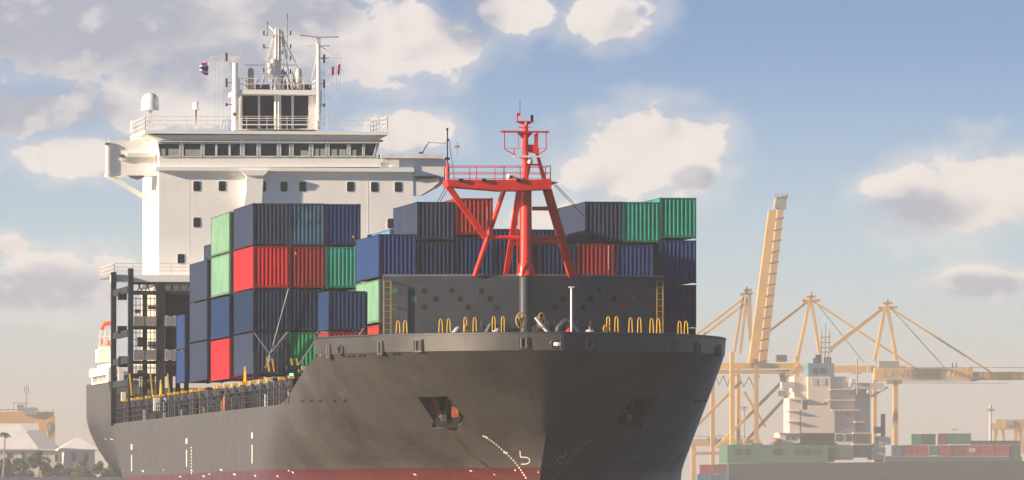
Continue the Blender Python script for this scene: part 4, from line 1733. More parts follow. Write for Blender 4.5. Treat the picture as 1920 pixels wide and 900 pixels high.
for i in range(14):
    y0, y1 = 60 + i * 13, 73 + i * 13
    xa, xb = 514.5 - i * 0.35, 529 + i * 0.35
    m.bar(P(xa, y0, TY + 0.2), P(xb, y0, TY + 0.2), 0.05)
    m.bar(P(xa, y0, TY + 0.2), P(xb, y1, TY + 0.2), 0.045)
m.bar(P(514.5, 58, TY + 0.2), P(509, 243, TY + 0.2), 0.10)
m.bar(P(529, 58, TY + 0.2), P(534.5, 243, TY + 0.2), 0.10)
m.build('lattice', WHITE2, MAST)
MB().lathe(P(439, 214, TY - 1.0), [(0.02, -0.15), (0.15, -0.1), (0.17, 0.1), (0.02, 0.15)], 10).build('horn', MSTEEL, s1)
m = MB()
for x in (605, 610):
    m.bar(P(x, 243, TY - 0.5), P(x - 3, 130, TY - 0.5), 0.03)
for i in range(16):
    m.bar(P(602.5 + i * .1, 136 + i * 6.5, TY - 0.5), P(607.5 + i * .1, 136 + i * 6.5, TY - 0.5), 0.025)
m.build('mast_ladder', WHITE2, s2)
hal = MB()
for x0, x1 in ((404, 402), (410, 409), (421, 418), (625, 620), (632, 628), (640, 634)):
    hal.bar(P(x0, 108, TY - 0.7), P(x1, 240, TY - 0.7), 0.014)
hal.build('halyard', LSTEEL, s1)
# satellite domes on the wheelhouse roof
for x, yt, yb, r, ym in ((281.5, 174, 207, 17, 241), (367.5, 190, 206, 7.2, 241)):
    Yd = 671
    k = Yd / FPX
    c = P(x, yb, Yd)
    h = (yb - yt) * k
    rr = r * k
    d = MB().lathe(c, [(rr * 1.08, 0), (rr * 1.08, 0.04), (rr * 0.98, 0.06), (rr, h * 0.45), (rr * 0.94, h * 0.68), (rr * 0.72, h * 0.87), (rr * 0.35, h * 0.98), (0.01, h)], 20).build('satellite_dome', WHITE2, SHIP, True)
    m = MB()
    for dx in (-r * .35, 0, r * .35):
        m.bar(P(x + dx * 0.4, yb, Yd), P(x + dx, ym, Yd), 0.11)
    m.bar(P(x - r * .3, ym - 8, Yd), P(x + r * .3, yb + 8, Yd), 0.05)
    m.build('dome_stand', WHITE2, d)
m = MB()
for x in (307, 414, 690, 694):
    m.bar(P(x, 242, TY), P(x, 222, TY), 0.05)
for x in (412, 418, 424, 706, 711, 716, 721):
    m.bar(P(x, 242, TY), P(x + 3, 230 if x < 500 else 219, TY), 0.07)
m.build('roof_aerial', WHITE2, ROOF)


# flags
def flag(name, pts, cols, label, Y):
    """waving cloth: columns of the flag follow a small curve in depth"""
    root = empty(name, P(*pts[0], Y), label, 'flag')
    (x0, y0), (x1, y1), (x2, y2), (x3, y3) = pts      # top hoist, top fly, bottom fly, bottom hoist
    nc = 8
    acc = 0
    for fr, mt in cols:
        m = MB()
        vs, fs = [], []
        for i in range(nc + 1):
            t = i / nc
            tx, ty = x0 + (x1 - x0) * t, y0 + (y1 - y0) * t + 1.2 * math.sin(t * 5)
            bx, by = x3 + (x2 - x3) * t, y3 + (y2 - y3) * t + 1.2 * math.sin(t * 5)
            dy = 0.12 * math.sin(t * 6)
            for s in (acc, acc + fr):
                q = P(tx + (bx - tx) * s, ty + (by - ty) * s, Y)
                vs.append(q + Vector((0, dy, 0)))
        for i in range(nc):
            fs.append((2 * i, 2 * i + 2, 2 * i + 3, 2 * i + 1))
        m.add(vs, fs)
        o = m.build('stripe', mt, root)
        so = o.modifiers.new('thick', 'SOLIDIFY')
        so.thickness = 0.012
        acc += fr


fr_, fw_, fb_ = flat('flag_red', (0.55, 0.03, 0.05), 0.8), flat('flag_white', (0.75, 0.73, 0.72), 0.8), flat('flag_blue', (0.04, 0.10, 0.35), 0.8)
fd_ = flat('flag_maroon', (0.28, 0.02, 0.06), 0.8)
flag('ensign', [(390.5, 114), (374.5, 121), (374.5, 136), (390.5, 141)], [(1 / 6, fr_), (1 / 6, fw_), (1 / 3, fb_), (1 / 6, fw_), (1 / 6, fr_)],
     'red, white and blue striped flag flying left of the main mast', TY - 0.7)
flag('signal_flag', [(626, 123), (621, 127), (621, 141), (625.5, 140)], [(1.0, fr_)], 'small plain red flag right of the mast, nearer the mast of the two', TY - 0.7)
flag('signal_flag', [(638.5, 116), (633, 125), (632.5, 139), (636, 140)], [(0.5, fr_), (0.5, fd_)], 'small maroon flag right of the mast, farther out of the two', TY - 0.7)

# ------------------------------------------------------------------ boat deck, lashing bridge and stern fittings on the left
m = MB()
m.pbox(213, 515, 756, 530, 664.2, 3)
m.pbox(213, 515, 756, 517, 667.2, 14)
bd = m.build('boat_deck', WHITE, SHIP)
m = MB()
q0, q1 = P(214, 515, 664.3), P(356, 515, 664.3)
m.rail([q0 + Vector((0, 12, 0)), q0, q1], (0.3, 0.6, 0.9), 0.02, 1.4)
m.build('deck_railing', WARM, bd)
m = MB()
m.box((CX - 10.1, 667.6, Z(7.1)), (CX + 10.1, 680, P(300, 531, 666).z))
m.build('lower_house', paint('cream_house_paint', (0.55, 0.50, 0.44), 0.5, 0.2, 0.3, (0.2, 0.15, 0.1)), SHIP)
LB = MB()
LY = 651.0
LB.pbox(241, 503, 250, 792, LY, 0.6)
LB.pbox(294, 530, 309, 742, LY, 0.8)
LB.pbox(209, 510, 218, 798, 663.6, 0.6)
LASH = LB.build('lashing_bridge', STEEL, SHIP)
xr_ = CX + 13
m = MB()
for y0, y1 in ((545, 552), (611, 617), (676, 682), (700, 705)):
    m.box((P(250, y0, LY).x, LY + 0.1, P(250, y1, LY).z), (xr_, LY + 1.6, P(250, y0, LY).z))
for x in (272, 320, 334, 350):
    m.pbox(x - 4, 552, x + 4, 742, LY + 1.6, 0.4)
for y in (550, 630, 680, 722):
    a, b = P(213, y, 663.6), P(245, y - 4, LY)
    m.bar((a.x + 0.1, 663.6, a.z), (a.x + 0.1, 651.4, a.z), 0.35, 0.5)
m.pbox(310, 552, 356, 592, LY + 1.0, 0.3)
m.pbox(310, 618, 356, 655, LY + 1.0, 0.3)
m.pbox(310, 683, 345, 705, LY + 1.0, 0.3)
m.build('cross_beam', STEEL, LASH)
m = MB()
m.pbox(250, 531, 294, 533, LY + 0.2, 0.2)
zg0, zg1 = P(300, 545, LY).z, P(300, 531, LY).z
for i in range(14):
    a = P(250 + i * 7.6, 545, LY + 0.3)
    m.bar((a.x, LY + 0.3, zg0), (a.x + 0.3 * (1 if i % 2 else -1), LY + 0.3, zg1), 0.08)
m.box((P(250, 531, LY).x, LY + 0.2, zg1 - 0.1), (xr_, LY + 0.4, zg1 + 0.1))
m.build('truss_beam', GREY, LASH)
for y0, y1 in ((593, 611), (656, 675)):
    for x0, x1 in ((251, 271), (273, 293), (310, 323), (324, 335)):
        MB().pbox(x0, y0, x1, y1, LY - 0.1, 0.06).build('screen_panel', paint('dusty_grey_panel', (0.26, 0.25, 0.24), 0.6, 0.3, 0.5) if 'dustm' not in globals() else dustm, LASH)
        dustm = bpy.data.materials['dusty_grey_panel']
m = MB()
for y in (560, 572, 582, 624, 636, 648, 690, 710):
    m.bar(P(250, y, LY + 1), P(294, y, LY + 1), 0.05)
for x in (255, 263, 282, 289):
    m.bar(P(x, 556, LY + 1), P(x, 740, LY + 1), 0.05)
m.build('bridge_rail', IRON, LASH)
for x0, y0, x1, y1 in ((278, 573, 295, 580), (253, 580, 264, 587), (258, 694, 272, 702)):
    MB().pbox(x0, y0, x1, y1, LY + 0.5, 0.3).build('lamp_box', paint('amber_box', (0.45, 0.24, 0.04), 0.5) if 'amber_box' not in bpy.data.materials else bpy.data.materials['amber_box'], LASH)
for x0, y0, x1, y1 in ((223, 548, 238, 562), (222, 611, 238, 625), (224, 668, 240, 688)):
    MB().pbox(x0, y0, x1, y1, 657, 1.0).build('motor_box', IRON, LASH)
for x0, y0, x1, y1 in ((258, 632, 268, 650), (270, 715, 290, 730), (318, 560, 330, 585)):
    MB().pbox(x0, y0, x1, y1, LY + 1.4, 0.5).build('equipment_box', GREY, LASH)
for x0, y0, x1, y1, mt in ((278, 640, 294, 655, WHITE2), (222, 690, 232, 716, WHITE2), (262, 706, 275, 738, WARM), (228, 735, 236, 752, WHITE2)):
    MB().pbox(x0, y0, x1, y1, 660, 0.5).build('deck_locker', mt, LASH)
for x in (247, 286, 318):
    MB().bar(P(x, 742, 650), P(x - 4, 700, 650), 0.10).build('grab_rail', YELLOW, LASH)
# stern: mooring opening in the side plate, louvre, davit
SX = lambda Y: CX - half(Y, 10.5)
m = MB()
m.box((SX(668) - 0.02, 668.2, Z(10.55)), (SX(668) + 6, 682.5, Z(10.75)))
m.build('mooring_deck', WARM, SHIP)
m = MB()
zc0 = P(190, 690, 676).z
for i in range(4):
    z = P(190, 692 + i * 3.4, 676).z
    m.box((SX(676) - 0.25, 668, z - 0.12), (SX(676) + 0.1, 683.5, z))
m.box((SX(676), 668, P(190, 706, 676).z), (SX(676) + 5, 684, zc0))
m.build('stern_louvre', WHITE, SHIP)
m = MB()
m.box((SX(684) - 0.1, 682.8, Z(10.6)), (SX(684) + 0.5, 684.2, P(175, 690, 683).z))
m.box((SX(668) - 0.1, 667.2, Z(10.6)), (SX(668) + 0.4, 668.4, P(205, 690, 668).z))
for y in (671, 674.6, 678, 680):
    m.bar((SX(y) + 0.15, y, Z(10.6)), (SX(y) + 0.15, y, P(190, 706, 676).z), 0.25)
m.build('deck_pillar', WHITE, SHIP)
MB().box((SX(672) + 1.4, 668.6, Z(10.76)), (SX(672) + 1.5, 682.4, P(190, 706, 676).z)).build('mooring_opening', BLACK, SHIP)
m = MB()
m.box((SX(676) + 0.3, 670, P(190, 688, 676).z), (SX(676) + 5, 682, P(190, 683, 676).z))
m.pbox(183, 655, 210, 679, 676, 1.8)
m.pprism([(186, 655), (206, 655), (206, 650), (190, 650)], 676.2, 1.4)
m.build('stern_cabin', WHITE, SHIP)
m = MB()
for x in (186, 194, 204):
    m.bar(P(x, 655, 677), P(x + 3, 618, 677), 0.12)
m.bar(P(184, 632, 677), P(210, 630, 677), 0.1)
m.bar(P(184, 645, 677), P(210, 643, 677), 0.1)
m.build('davit_frame', WHITE2, SHIP)
m = MB()
m.tube([P(191, 618, 676), P(193, 611, 676), P(197, 607, 676), P(204, 606, 676), P(211, 608, 676), P(214, 613, 676)], 0.17, 10)
m.build('davit_arm', ORANGE, SHIP, True)
for x0, y0, x1, y1 in ((190, 636, 193, 645), (202, 638, 206, 648)):
    MB().pbox(x0, y0, x1, y1, 676.5, 0.3).build('life_jacket_box', ORANGE, SHIP)
m = MB()
m.pbox(169, 691, 174, 695, 683, 0.5)
m.bar(P(172, 693, 683), P(180, 697, 683), 0.1)
m.build('stern_lamp', WARM, SHIP)


# ------------------------------------------------------------------ far bank: cranes, moored ship, containers, houses, trees
CY = paint('crane_yellow', (0.74, 0.42, 0.09), 0.5, 0.15, 0.25, (0.3, 0.16, 0.05), scale=0.1)
CO = paint('crane_ochre', (0.58, 0.33, 0.10), 0.5, 0.15, 0.25, (0.25, 0.14, 0.06), scale=0.1)
CG = paint('crane_grey', (0.28, 0.26, 0.23), 0.6, 0.2, 0.2)
QY = 3150.0
gm, gnt, gb = new_mat('quay_concrete')
gn = gnt.nodes.new('ShaderNodeTexNoise')
gn.inputs['Scale'].default_value = 0.05
gr = gnt.nodes.new('ShaderNodeMix')
gr.data_type = 'RGBA'
gr.inputs[6].default_value = (0.22, 0.21, 0.19, 1)
gr.inputs[7].default_value = (0.34, 0.32, 0.29, 1)
gnt.links.new(gn.outputs['Fac'], gr.inputs[0])
gnt.links.new(gr.outputs[2], gb.inputs['Base Color'])
gb.inputs['Roughness'].default_value = 0.9
o = MB().box((P(1290, 900, QY).x, QY - 40, -1), (1400, QY + 1500, 2.6)).build('quay', gm)
o['kind'] = 'structure'
o = MB().box((-900, 2153, -1), (P(1280, 900, 2153).x, 5400, 2.4)).build('river_bank', gm)
o['kind'] = 'structure'


class Crane:
    def __init__(s, label):
        s.root = empty('quay_crane', (P(1400, 900, QY).x, QY, 2.6), label, 'crane', 'yellow quay cranes')

    def bars(s, name, segs, w, mat=CY, Y=QY, h=None, Y2=None):
        for a, b in segs:
            m = MB()
            m.bar(P(*a, Y), P(*b, Y2 or Y), w, h)
            m.build(name, mat, s.root)

    def one(s, name, segs, w, mat=CY, Y=QY, h=None):
        m = MB()
        for a, b in segs:
            m.bar(P(*a, Y), P(*b, Y), w, h)
        return m.build(name, mat, s.root)


GZ = 905                         # picture height of the quay rail at that distance
c1 = Crane('yellow quay crane with its boom raised high, right of the ship bow')
c1.bars('leg', [((1372.5, 660), (1372.5, GZ))], 1.6, CY, QY, 2.0)
c1.bars('leg', [((1418, 684), (1418, GZ))], 1.5, CO, QY + 1, 2.0)
c1.bars('leg', [((1336, 660), (1336, GZ)), ((1384, 680), (1384, GZ))], 1.4, CO, QY + 24, 1.8)
c1.bars('girder', [((1290, 686), (1500, 686))], 2.0, CY, QY + 4, 2.4)
c1.bars('girder', [((1290, 697), (1490, 697))], 1.6, CO, QY + 16, 2.2)
c1.one('sill_beam', [((1300, 850), (1425, 850))], 1.2, CO, QY + 2)
c1.bars('brace', [((1500, 682), (1343, 840)), ((1478, 740), (1388, 838))], 1.1, CY, QY + 3, 1.2)
c1.bars('brace', [((1390, 715), (1300, 805)), ((1395, 735), (1435, 800))], 1.0, CO, QY + 20, 1.2)
c1.one('a_frame', [((1377, 660), (1394, 555)), ((1388, 664), (1400, 560)), ((1407, 640), (1400, 555))], 0.9, CO, QY + 6)
c1.one('apex_deck', [((1388, 552), (1412, 550)), ((1394, 545), (1410, 544)), ((1400, 552), (1400, 538)), ((1406, 550), (1407, 640))], 1.0, CG, QY + 6)
c1.bars('back_stay', [((1394, 560), (1290, 640)), ((1396, 570), (1290, 652))], 0.9, CY, QY + 6)
# raised boom: two box girders with a walkway between
m = MB()
m.prism([P(1404, 684, QY + 3), P(1421, 684, QY + 3), P(1456, 394, QY + 3), P(1442, 394, QY + 3)], (0, 2.2, 0))
bo = m.build('boom', CY, c1.root)
m = MB()
m.prism([P(1423, 684, QY + 13), P(1437, 684, QY + 13), P(1470, 390, QY + 13), P(1459, 390, QY + 13)], (0, 2.2, 0))
m.build('boom_girder', CO, bo)
m = MB()
for i in range(15):
    t = i / 14
    a = Vector((1421 + 35 * t, 680 - 288 * t))
    m.bar(P(a.x - 2, a.y, QY + 3), P(a.x + 15, a.y - 4, QY + 14), 0.6)
m.prism([P(1452, 392, QY + 4), P(1474, 392, QY + 4), P(1476, 366, QY + 4), P(1456, 370, QY + 4)], (0, 6, 0))
m.build('boom_tip', CG, bo)
m = MB()
for x in (1454, 1459, 1466, 1471, 1476):
    m.bar(P(x, 372, QY + 4), P(x + 1, 362, QY + 4), 0.35)
m.build('tip_rail', CG, bo)
c1.one('cable_loop', [((1340, 702), (1348, 722)), ((1348, 722), (1356, 704)), ((1356, 704), (1364, 724)), ((1364, 724), (1370, 704)), ((1370, 704), (1386, 704)), ((1386, 704), (1394, 726)), ((1394, 726), (1404, 706)),
                      ((1404, 706), (1414, 728)), ((1414, 728), (1424, 704))], 0.4, CG, QY + 12)
c1.one('trolley', [((1466, 700), (1474, 735)), ((1458, 738), (1480, 738))], 2.0, CG, QY + 8)
c1.one('machinery_house', [((1456, 672), (1474, 672))], 2.6, CG, QY + 8, 4)
c2 = Crane('yellow quay crane behind the moored ship funnel, boom lowered')
c2.one('a_frame', [((1519, 560), (1496, 672)), ((1521, 560), (1537, 665))], 1.1, CY, QY + 40)
c2.one('apex_deck', [((1504, 565), (1538, 563)), ((1512, 557), (1530, 556)), ((1521, 562), (1521, 548)), ((1507, 565), (1507, 560))], 0.9, CO, QY + 40)
c2.bars('back_stay', [((1515, 566), (1425, 636)), ((1510, 568), (1424, 634))], 0.7, CO, QY + 40)
c2.bars('fore_stay', [((1527, 566), (1719, 692))], 0.7, CY, QY + 40)
c2.bars('fore_stay', [((1532, 570), (1620, 680))], 0.35, CG, QY + 60)
c2.bars('girder', [((1488, 692), (1700, 692))], 2.6, CY, QY + 40, 3.0)
c2.bars('leg', [((1494, 668), (1494, GZ))], 1.6, CY, QY + 40, 2.0)
c2.bars('leg', [((1537, 668), (1537, GZ)), ((1640, 690), (1640, GZ))], 1.4, CO, QY + 60, 2.0)
c2.one('girder_mark', [((1627, 686), (1627, 698)), ((1632, 686), (1632, 698))], 0.5, WHITE2, QY + 38.4, 0.1)
c3 = Crane('yellow quay crane with lettered girder, boom reaching the right edge')
Y3 = QY + 30
c3.one('a_frame', [((1661, 572), (1640, 676)), ((1664, 572), (1681, 676))], 1.2, CY, Y3)
c3.one('apex_deck', [((1646, 577), (1682, 576)), ((1655, 569), (1673, 568)), ((1664, 574), (1664, 562))], 0.9, CO, Y3)
c3.bars('back_stay', [((1658, 578), (1556, 658)), ((1655, 577), (1553, 655))], 0.7, CO, Y3)
c3.bars('fore_stay', [((1670, 578), (1857, 697))], 0.7, CY, Y3)
c3.bars('fore_stay', [((1674, 582), (1772, 690))], 0.35, CG, Y3 + 20)
m = MB()
m.pbox(1640, 690, 1822, 712, Y3 - 2, 2.4)
gird = m.build('girder', CY, c3.root)
m = MB()
m.pbox(1648, 677, 1686, 690, Y3 - 1, 6)
m.build('machinery_house', CG, c3.root)
m = MB()
m.pbox(1822, 697, 1990, 713, Y3 - 1.6, 2.2)
m.pbox(1815, 688, 1824, 713, Y3 - 2.2, 3)
bm3 = m.build('boom', CO, c3.root)
m = MB()
for i in range(9):
    m.pbox(1840 + i * 17, 698, 1841 + i * 17, 712, Y3 - 1.75, 0.14)
m.pbox(1640, 713, 1822, 715, Y3 - 2.2, 0.6)
m.pbox(1640, 688, 1990, 690, Y3 - 0.5, 0.3)
m.pbox(1685, 717.5, 1890, 719, Y3 + 6, 0.6)
m.build('boom_rib', CG, bm3)
m = MB()
m.pprism([(1820, 712), (1824, 716), (1840, 712), (1838, 706), (1826, 706)], Y3 - 2.6, 1.0)
m.build('boom_hinge', CG, bm3)
c3.bars('leg', [((1679, 712), (1679, GZ))], 1.7, CO, Y3, 2.2)
c3.bars('leg', [((1640, 715), (1640, GZ))], 1.5, CO, Y3 + 22, 2.0)
c3.one('trolley', [((1660, 716), (1690, 716))], 1.6, CG, Y3 + 6, 4)
for x in (1786, 1793):
    c3.one('girder_post', [((x, 690), (x, 680))], 0.4, CG, Y3)
# lettering on the girder
tcv = bpy.data.curves.new('girder_text', 'FONT')
tcv.body = 'UNITHAI'
tcv.size = 1.0
tcv.extrude = 0.02
to = bpy.data.objects.new('girder_text', tcv)
COL.objects.link(to)
bpy.context.view_layer.update()
tme = bpy.data.meshes.new_from_object(to.evaluated_get(bpy.context.evaluated_depsgraph_get()))
bpy.data.objects.remove(to)
xs = [v.co.x for v in tme.vertices]
ys = [v.co.y for v in tme.vertices]
a, b = P(1657, 707.5, Y3 - 2.1), P(1762, 694, Y3 - 2.1)
for v in tme.vertices:
    x, y, z = v.co
    v.co = (a.x + (x - min(xs)) / (max(xs) - min(xs)) * (b.x - a.x) + (y - min(ys)) * 0.5, Y3 - 2.06 - z, a.z + (y - min(ys)) / (max(ys) - min(ys)) * (b.z - a.z))
tme.materials.clear()
tme.materials.append(flat('girder_lettering', (0.30, 0.36, 0.42), 0.6))
lo = bpy.data.objects.new('lettering', tme)
COL.objects.link(lo)
lo.parent = gird
m = MB()
m.pprism([(1774, 706), (1778, 695), (1784, 695), (1781, 706)], Y3 - 2.1, 0.08)
m.pprism([(1786, 706), (1790, 695), (1793, 695), (1789, 706)], Y3 - 2.1, 0.08)
m.build('girder_emblem', flat('emblem_white', (0.7, 0.68, 0.62), 0.6), gird)

# moored ship
NY = 3000.0
NW = paint('pale_pink_white_paint', (0.70, 0.58, 0.49), 0.6, 0.06, 0.15, (0.45, 0.32, 0.22), scale=0.1)
NW2 = paint('grey_white_paint', (0.50, 0.47, 0.43), 0.6, 0.08, 0.15, (0.3, 0.25, 0.2), scale=0.1)
NH = paint('dark_green_black_hull', (0.030, 0.045, 0.046), 0.5, 0.2, 0.2)
NG = paint('hatch_green', (0.06, 0.16, 0.09), 0.5, 0.25, 0.3)
MS = empty('moored_ship', (P(1560, 950, NY).x, NY, 0), 'pale ship with blue funnel top moored under the cranes', 'ship')
m = MB()
hp = [P(1364, 872, NY), P(1936, 872, NY)]
m.prism([(hp[0].x, NY - 3, -2), (hp[1].x + 6, NY - 3, -2), (hp[1].x + 8, NY - 3, P(0, 862, NY).z), (hp[0].x, NY - 3, P(0, 868, NY).z)], (0, 26, 0))
m.build('hull', NH, MS)
m = MB()
m.pbox(1364, 834, 1552, 868, NY - 2, 18)
m.pbox(1552, 834, 1592, 856, NY - 1, 16)
for x, w in ((1380, 12), (1410, 20), (1450, 16), (1486, 26), (1530, 14), (1560, 10)):
    m.pbox(x, 831, x + w, 834, NY + 2, 8)
gh = m.build('hatch_cover', NG, MS)
m = MB()
for x0, x1, y0, y1 in ((1379, 1390, 842, 853), (1397, 1408, 842, 853), (1449, 1466, 841, 853), (1491, 1502, 841, 853), (1507, 1519, 841, 853), (1527, 1537, 841, 853)):
    m.pbox(x0, y0, x1, y1, NY - 2.2, 0.12)
m.build('hatch_opening', STEEL, gh)


def nbox(name, r, Y, d, mat, parent=MS):
    m = MB()
    for q in r:
        m.pbox(*q, Y, d)
    return m.build(name, mat, parent)


nbox('accommodation_block', [(1480, 746, 1502, 812), (1500, 768, 1565, 866), (1515, 706, 1557, 768), (1462, 812, 1600, 862)], NY + 2, 12, NW)
nbox('accommodation_wing', [(1557, 726, 1603, 812), (1489, 706, 1515, 746), (1557, 706, 1590, 726)], NY + 4, 10, NW)
nbox('stair_tower', [(1600, 729, 1632, 812), (1600, 812, 1634, 858)], NY + 6, 8, NW2)
nbox('deck_slab', [(1556, 729, 1602, 731), (1552, 749, 1605, 751), (1560, 768, 1612, 770), (1480, 748, 1516, 750), (1477, 770, 1500, 771.5), (1477, 790, 1500, 791.5), (1460, 811, 1500, 813), (1600, 811, 1634, 813),
                   (1600, 832, 1634, 834), (1603, 790, 1622, 792)], NY + 0.5, 6, NW)
for q in ((1466, 716, 1490, 728), (1600, 718, 1658, 729)):
    nbox('bridge_wing', [q], NY + 3, 4, NW2)
m = MB()
for a, b in (((1633, 744), (1664, 726)), ((1469, 728), (1482, 740)), ((1584, 728), (1600, 741))):
    MB().bar(P(*a, NY + 3), P(*b, NY + 3), 0.8).build('wing_brace', NW2, MS)
fu = nbox('funnel', [(1515.5, 681, 1564, 706)], NY + 3, 9, paint('funnel_blue', (0.10, 0.22, 0.30), 0.5, 0.1, 0.2))
nbox('funnel_pipe', [(1530, 665, 1540, 681), (1546, 670, 1549, 681), (1551, 669, 1554, 681), (1556, 670, 1559, 681), (1526, 671, 1528.5, 681)], NY + 4, 1.5, STEEL, fu)
nbox('funnel_grille', [(1524, 690, 1532, 700), (1538, 690, 1548, 700)], NY + 2.8, 0.2, STEEL, fu)
WNN = flat('far_window', (0.04, 0.06, 0.09), 0.3)
for r in ((1567, 814, 1579, 827), (1585, 814, 1597, 827)):
    nbox('window', [r], NY + 1.8, 0.3, WNN)
for r in ((1474, 818, 1480, 825), (1485, 818, 1490, 825), (1522, 710, 1532, 722), (1538, 710, 1548, 722), (1596, 711, 1604, 718), (1627, 731, 1636, 740), (1578, 795, 1580, 798), (1589, 775, 1592, 779),
          (1590, 797, 1592, 800), (1546, 753, 1548, 757), (1507, 835, 1512, 836.5)):
    nbox('window', [r], NY + 1.8, 2.4, NW2 if r[2] - r[0] > 6 else WNN)
nbox('balcony_opening', [(1604, 816, 1630, 830), (1604, 836, 1632, 856), (1604, 792, 1622, 808)], NY + 5.8, 0.3, CG)
nbox('deck_house', [(1634, 832, 1660, 862), (1648, 818, 1670, 834)], NY + 4, 8, NW2)
nbox('deck_crane', [(1653, 776, 1660, 820), (1640, 800, 1655, 812)], NY + 8, 2, STEEL)
m = MB()
m.tube([P(1607, 740, NY), P(1607, 672, NY)], 0.25, 6)
m.bar(P(1598, 700, NY), P(1616, 700, NY), 0.3)
for x in (1540, 1547, 1554):
    m.bar(P(x, 672, NY + 6), P(x + 1, 618, NY + 6), 0.35)
for y in (632, 642, 652, 660):
    m.bar(P(1537, y, NY + 6), P(1558, y, NY + 6), 0.4)
m.bar(P(1548, 625, NY + 6), P(1548, 606, NY + 6), 0.25)
m.build('radar_mast', CG, MS)
MB().lathe(P(1558, 658, NY + 5), [(0.1, -0.5), (0.6, -0.3), (0.6, 0.3), (0.1, 0.5)], 8).build('radar_dome', CG, MS)
nbox('rail_gear', [(1462, 826, 1478, 829), (1464, 829, 1466, 850), (1473, 829, 1475, 850), (1480, 797, 1490, 812)], NY + 3, 1, NW2)
tag(MB().lathe(P(1455, 826, NY + 1), [(0.2, -1.0), (1.6, -0.8), (2.0, 0), (1.4, 0.7), (0.2, 1.0)], 10).build('lifeboat', flat('lifeboat_red', (0.45, 0.12, 0.08), 0.5), None, True), 'dull red lifeboat at the left end of the moored ship', 'lifeboat')

# containers on the moored ship and on the quay: end and side panels with ribs
fcol = {'r': paint('far_red', (0.42, 0.07, 0.07), 0.6), 'm': paint('far_maroon', (0.26, 0.07, 0.07), 0.6), 'g': paint('far_green', (0.05, 0.26, 0.13), 0.6), 'k': paint('far_dark', (0.05, 0.09, 0.09), 0.6),
        'b': paint('far_blue', (0.07, 0.14, 0.24), 0.6), 'w': paint('far_white', (0.5, 0.48, 0.44), 0.6), 't': paint('far_teal', (0.08, 0.24, 0.30), 0.6)}


def far_container(x0, y0, x1, y1, Y, c, label, group='containers beside the far cranes'):
    a, b = P(x0, y0, Y), P(x1, y1, Y)
    root = empty('shipping_container', ((a.x + b.x) / 2, Y, b.z), label, 'container', group)
    MB().box((a.x + 0.12, Y + 0.06, b.z), (b.x - 0.12, Y + 2.4, a.z - 0.05)).build('body', fcol[c], root)
    m = MB()
    n = max(3, int((b.x - a.x) / 0.6))
    for i in range(n):
        x = a.x + 0.2 + (b.x - a.x - 0.4) * i / (n - 1)
        m.box((x - 0.06, Y, b.z + 0.15), (x + 0.06, Y + 0.055, a.z - 0.2))
    for z0, z1 in ((b.z, b.z + 0.14), (a.z - 0.19, a.z - 0.02)):
        m.box((a.x, Y - 0.02, z0), (b.x, Y + 2.44, z1))
    m.build('frame', fcol[c], root)


FC = NY - 1
for q in ((1709, 813.5, 1728, 834, 'g', 'dull green end of a container left of the dark one on the far top tier'), (1729, 813.5, 1755, 834, 'k', 'dark teal container on the far top tier'),
          (1760, 812.5, 1776, 834, 'm', 'narrow maroon container next to the long green one, far top tier'), (1776.5, 812.5, 1821.5, 833, 'g', 'long green container on the far top tier'),
          (1672, 835, 1692, 855, 'b', 'faded blue container low on the moored ship, left end of its row'), (1693, 834.5, 1709, 855, 'm', 'dull maroon container right of the faded blue one'),
          (1710, 834.5, 1742, 855, 'r', 'faded red container left of the small green one'), (1744, 835, 1759, 854, 'g', 'small green container between two red ones'),
          (1760, 835, 1783, 855, 'r', 'faded red container right of the small green one'), (1784, 834.5, 1809, 855, 'm', 'maroon container under the long green one'),
          (1810, 834.5, 1836, 855, 'r', 'faded red container with a pale patch left of its neighbour in the far row'), (1837, 834.5, 1864, 855, 'r', 'faded red container third from the right of the far row'),
          (1865, 834.5, 1893, 855, 'r', 'faded red container at the right of the far row'), (1822, 826, 1914, 834, 'k', 'long dark green container lying on top of the far red row'),
          (1894, 834.5, 1914, 862, 'k', 'dark container at the right end of the far row')):
    far_container(q[0], q[1], q[2], q[3], FC, q[4], q[5])
    if 'pale patch' in q[5]:
        MB().pbox(1817, 840, 1829, 848, FC - 0.05, 0.08).build('pale_patch', NW2, host_of(q[5]))
nbox('deck_side', [(1660, 855.5, 1916, 866)], NY - 2, 20, paint('far_deck_green', (0.06, 0.10, 0.07), 0.7, 0.4, 0.4))
for q in ((1312, 871, 1338, 889, 'r', 'red container on the quay below the crane, beside the hull'), (1339, 871, 1363, 888, 'm', 'maroon container on the quay right of the red one'),
          (1307, 889, 1332, 908, 't', 'teal container under the red one on the quay'), (1333, 889, 1362, 908, 'b', 'blue container under the maroon one on the quay')):
    far_container(q[0], q[1], q[2], q[3], NY - 20, q[4], q[5], 'containers on the far quay')

# far right: yard crane, light tower
def yard_crane(label, y, parts, mat, mat2):
    root = empty('gantry_crane', P(parts['leg'][0][0][0], 910, y), label, 'crane', 'yard gantry cranes far off')
    for a, b, w in parts['leg']:
        MB().bar(P(*a, y), P(*b, y), w).build('leg', mat, root)
    m = MB()
    for a, b, w in parts['beam']:
        m.bar(P(*a, y), P(*b, y), 3, w)
    m.build('beam', mat, root)
    for q in parts['cab']:
        MB().pbox(*q, y - 2, 4).build('cabin', mat2, root)
    m = MB()
    for a, b in parts['rail']:
        m.bar(P(*a, y), P(*b, y), 0.3)
    m.build('railing', CG, root)
    return root


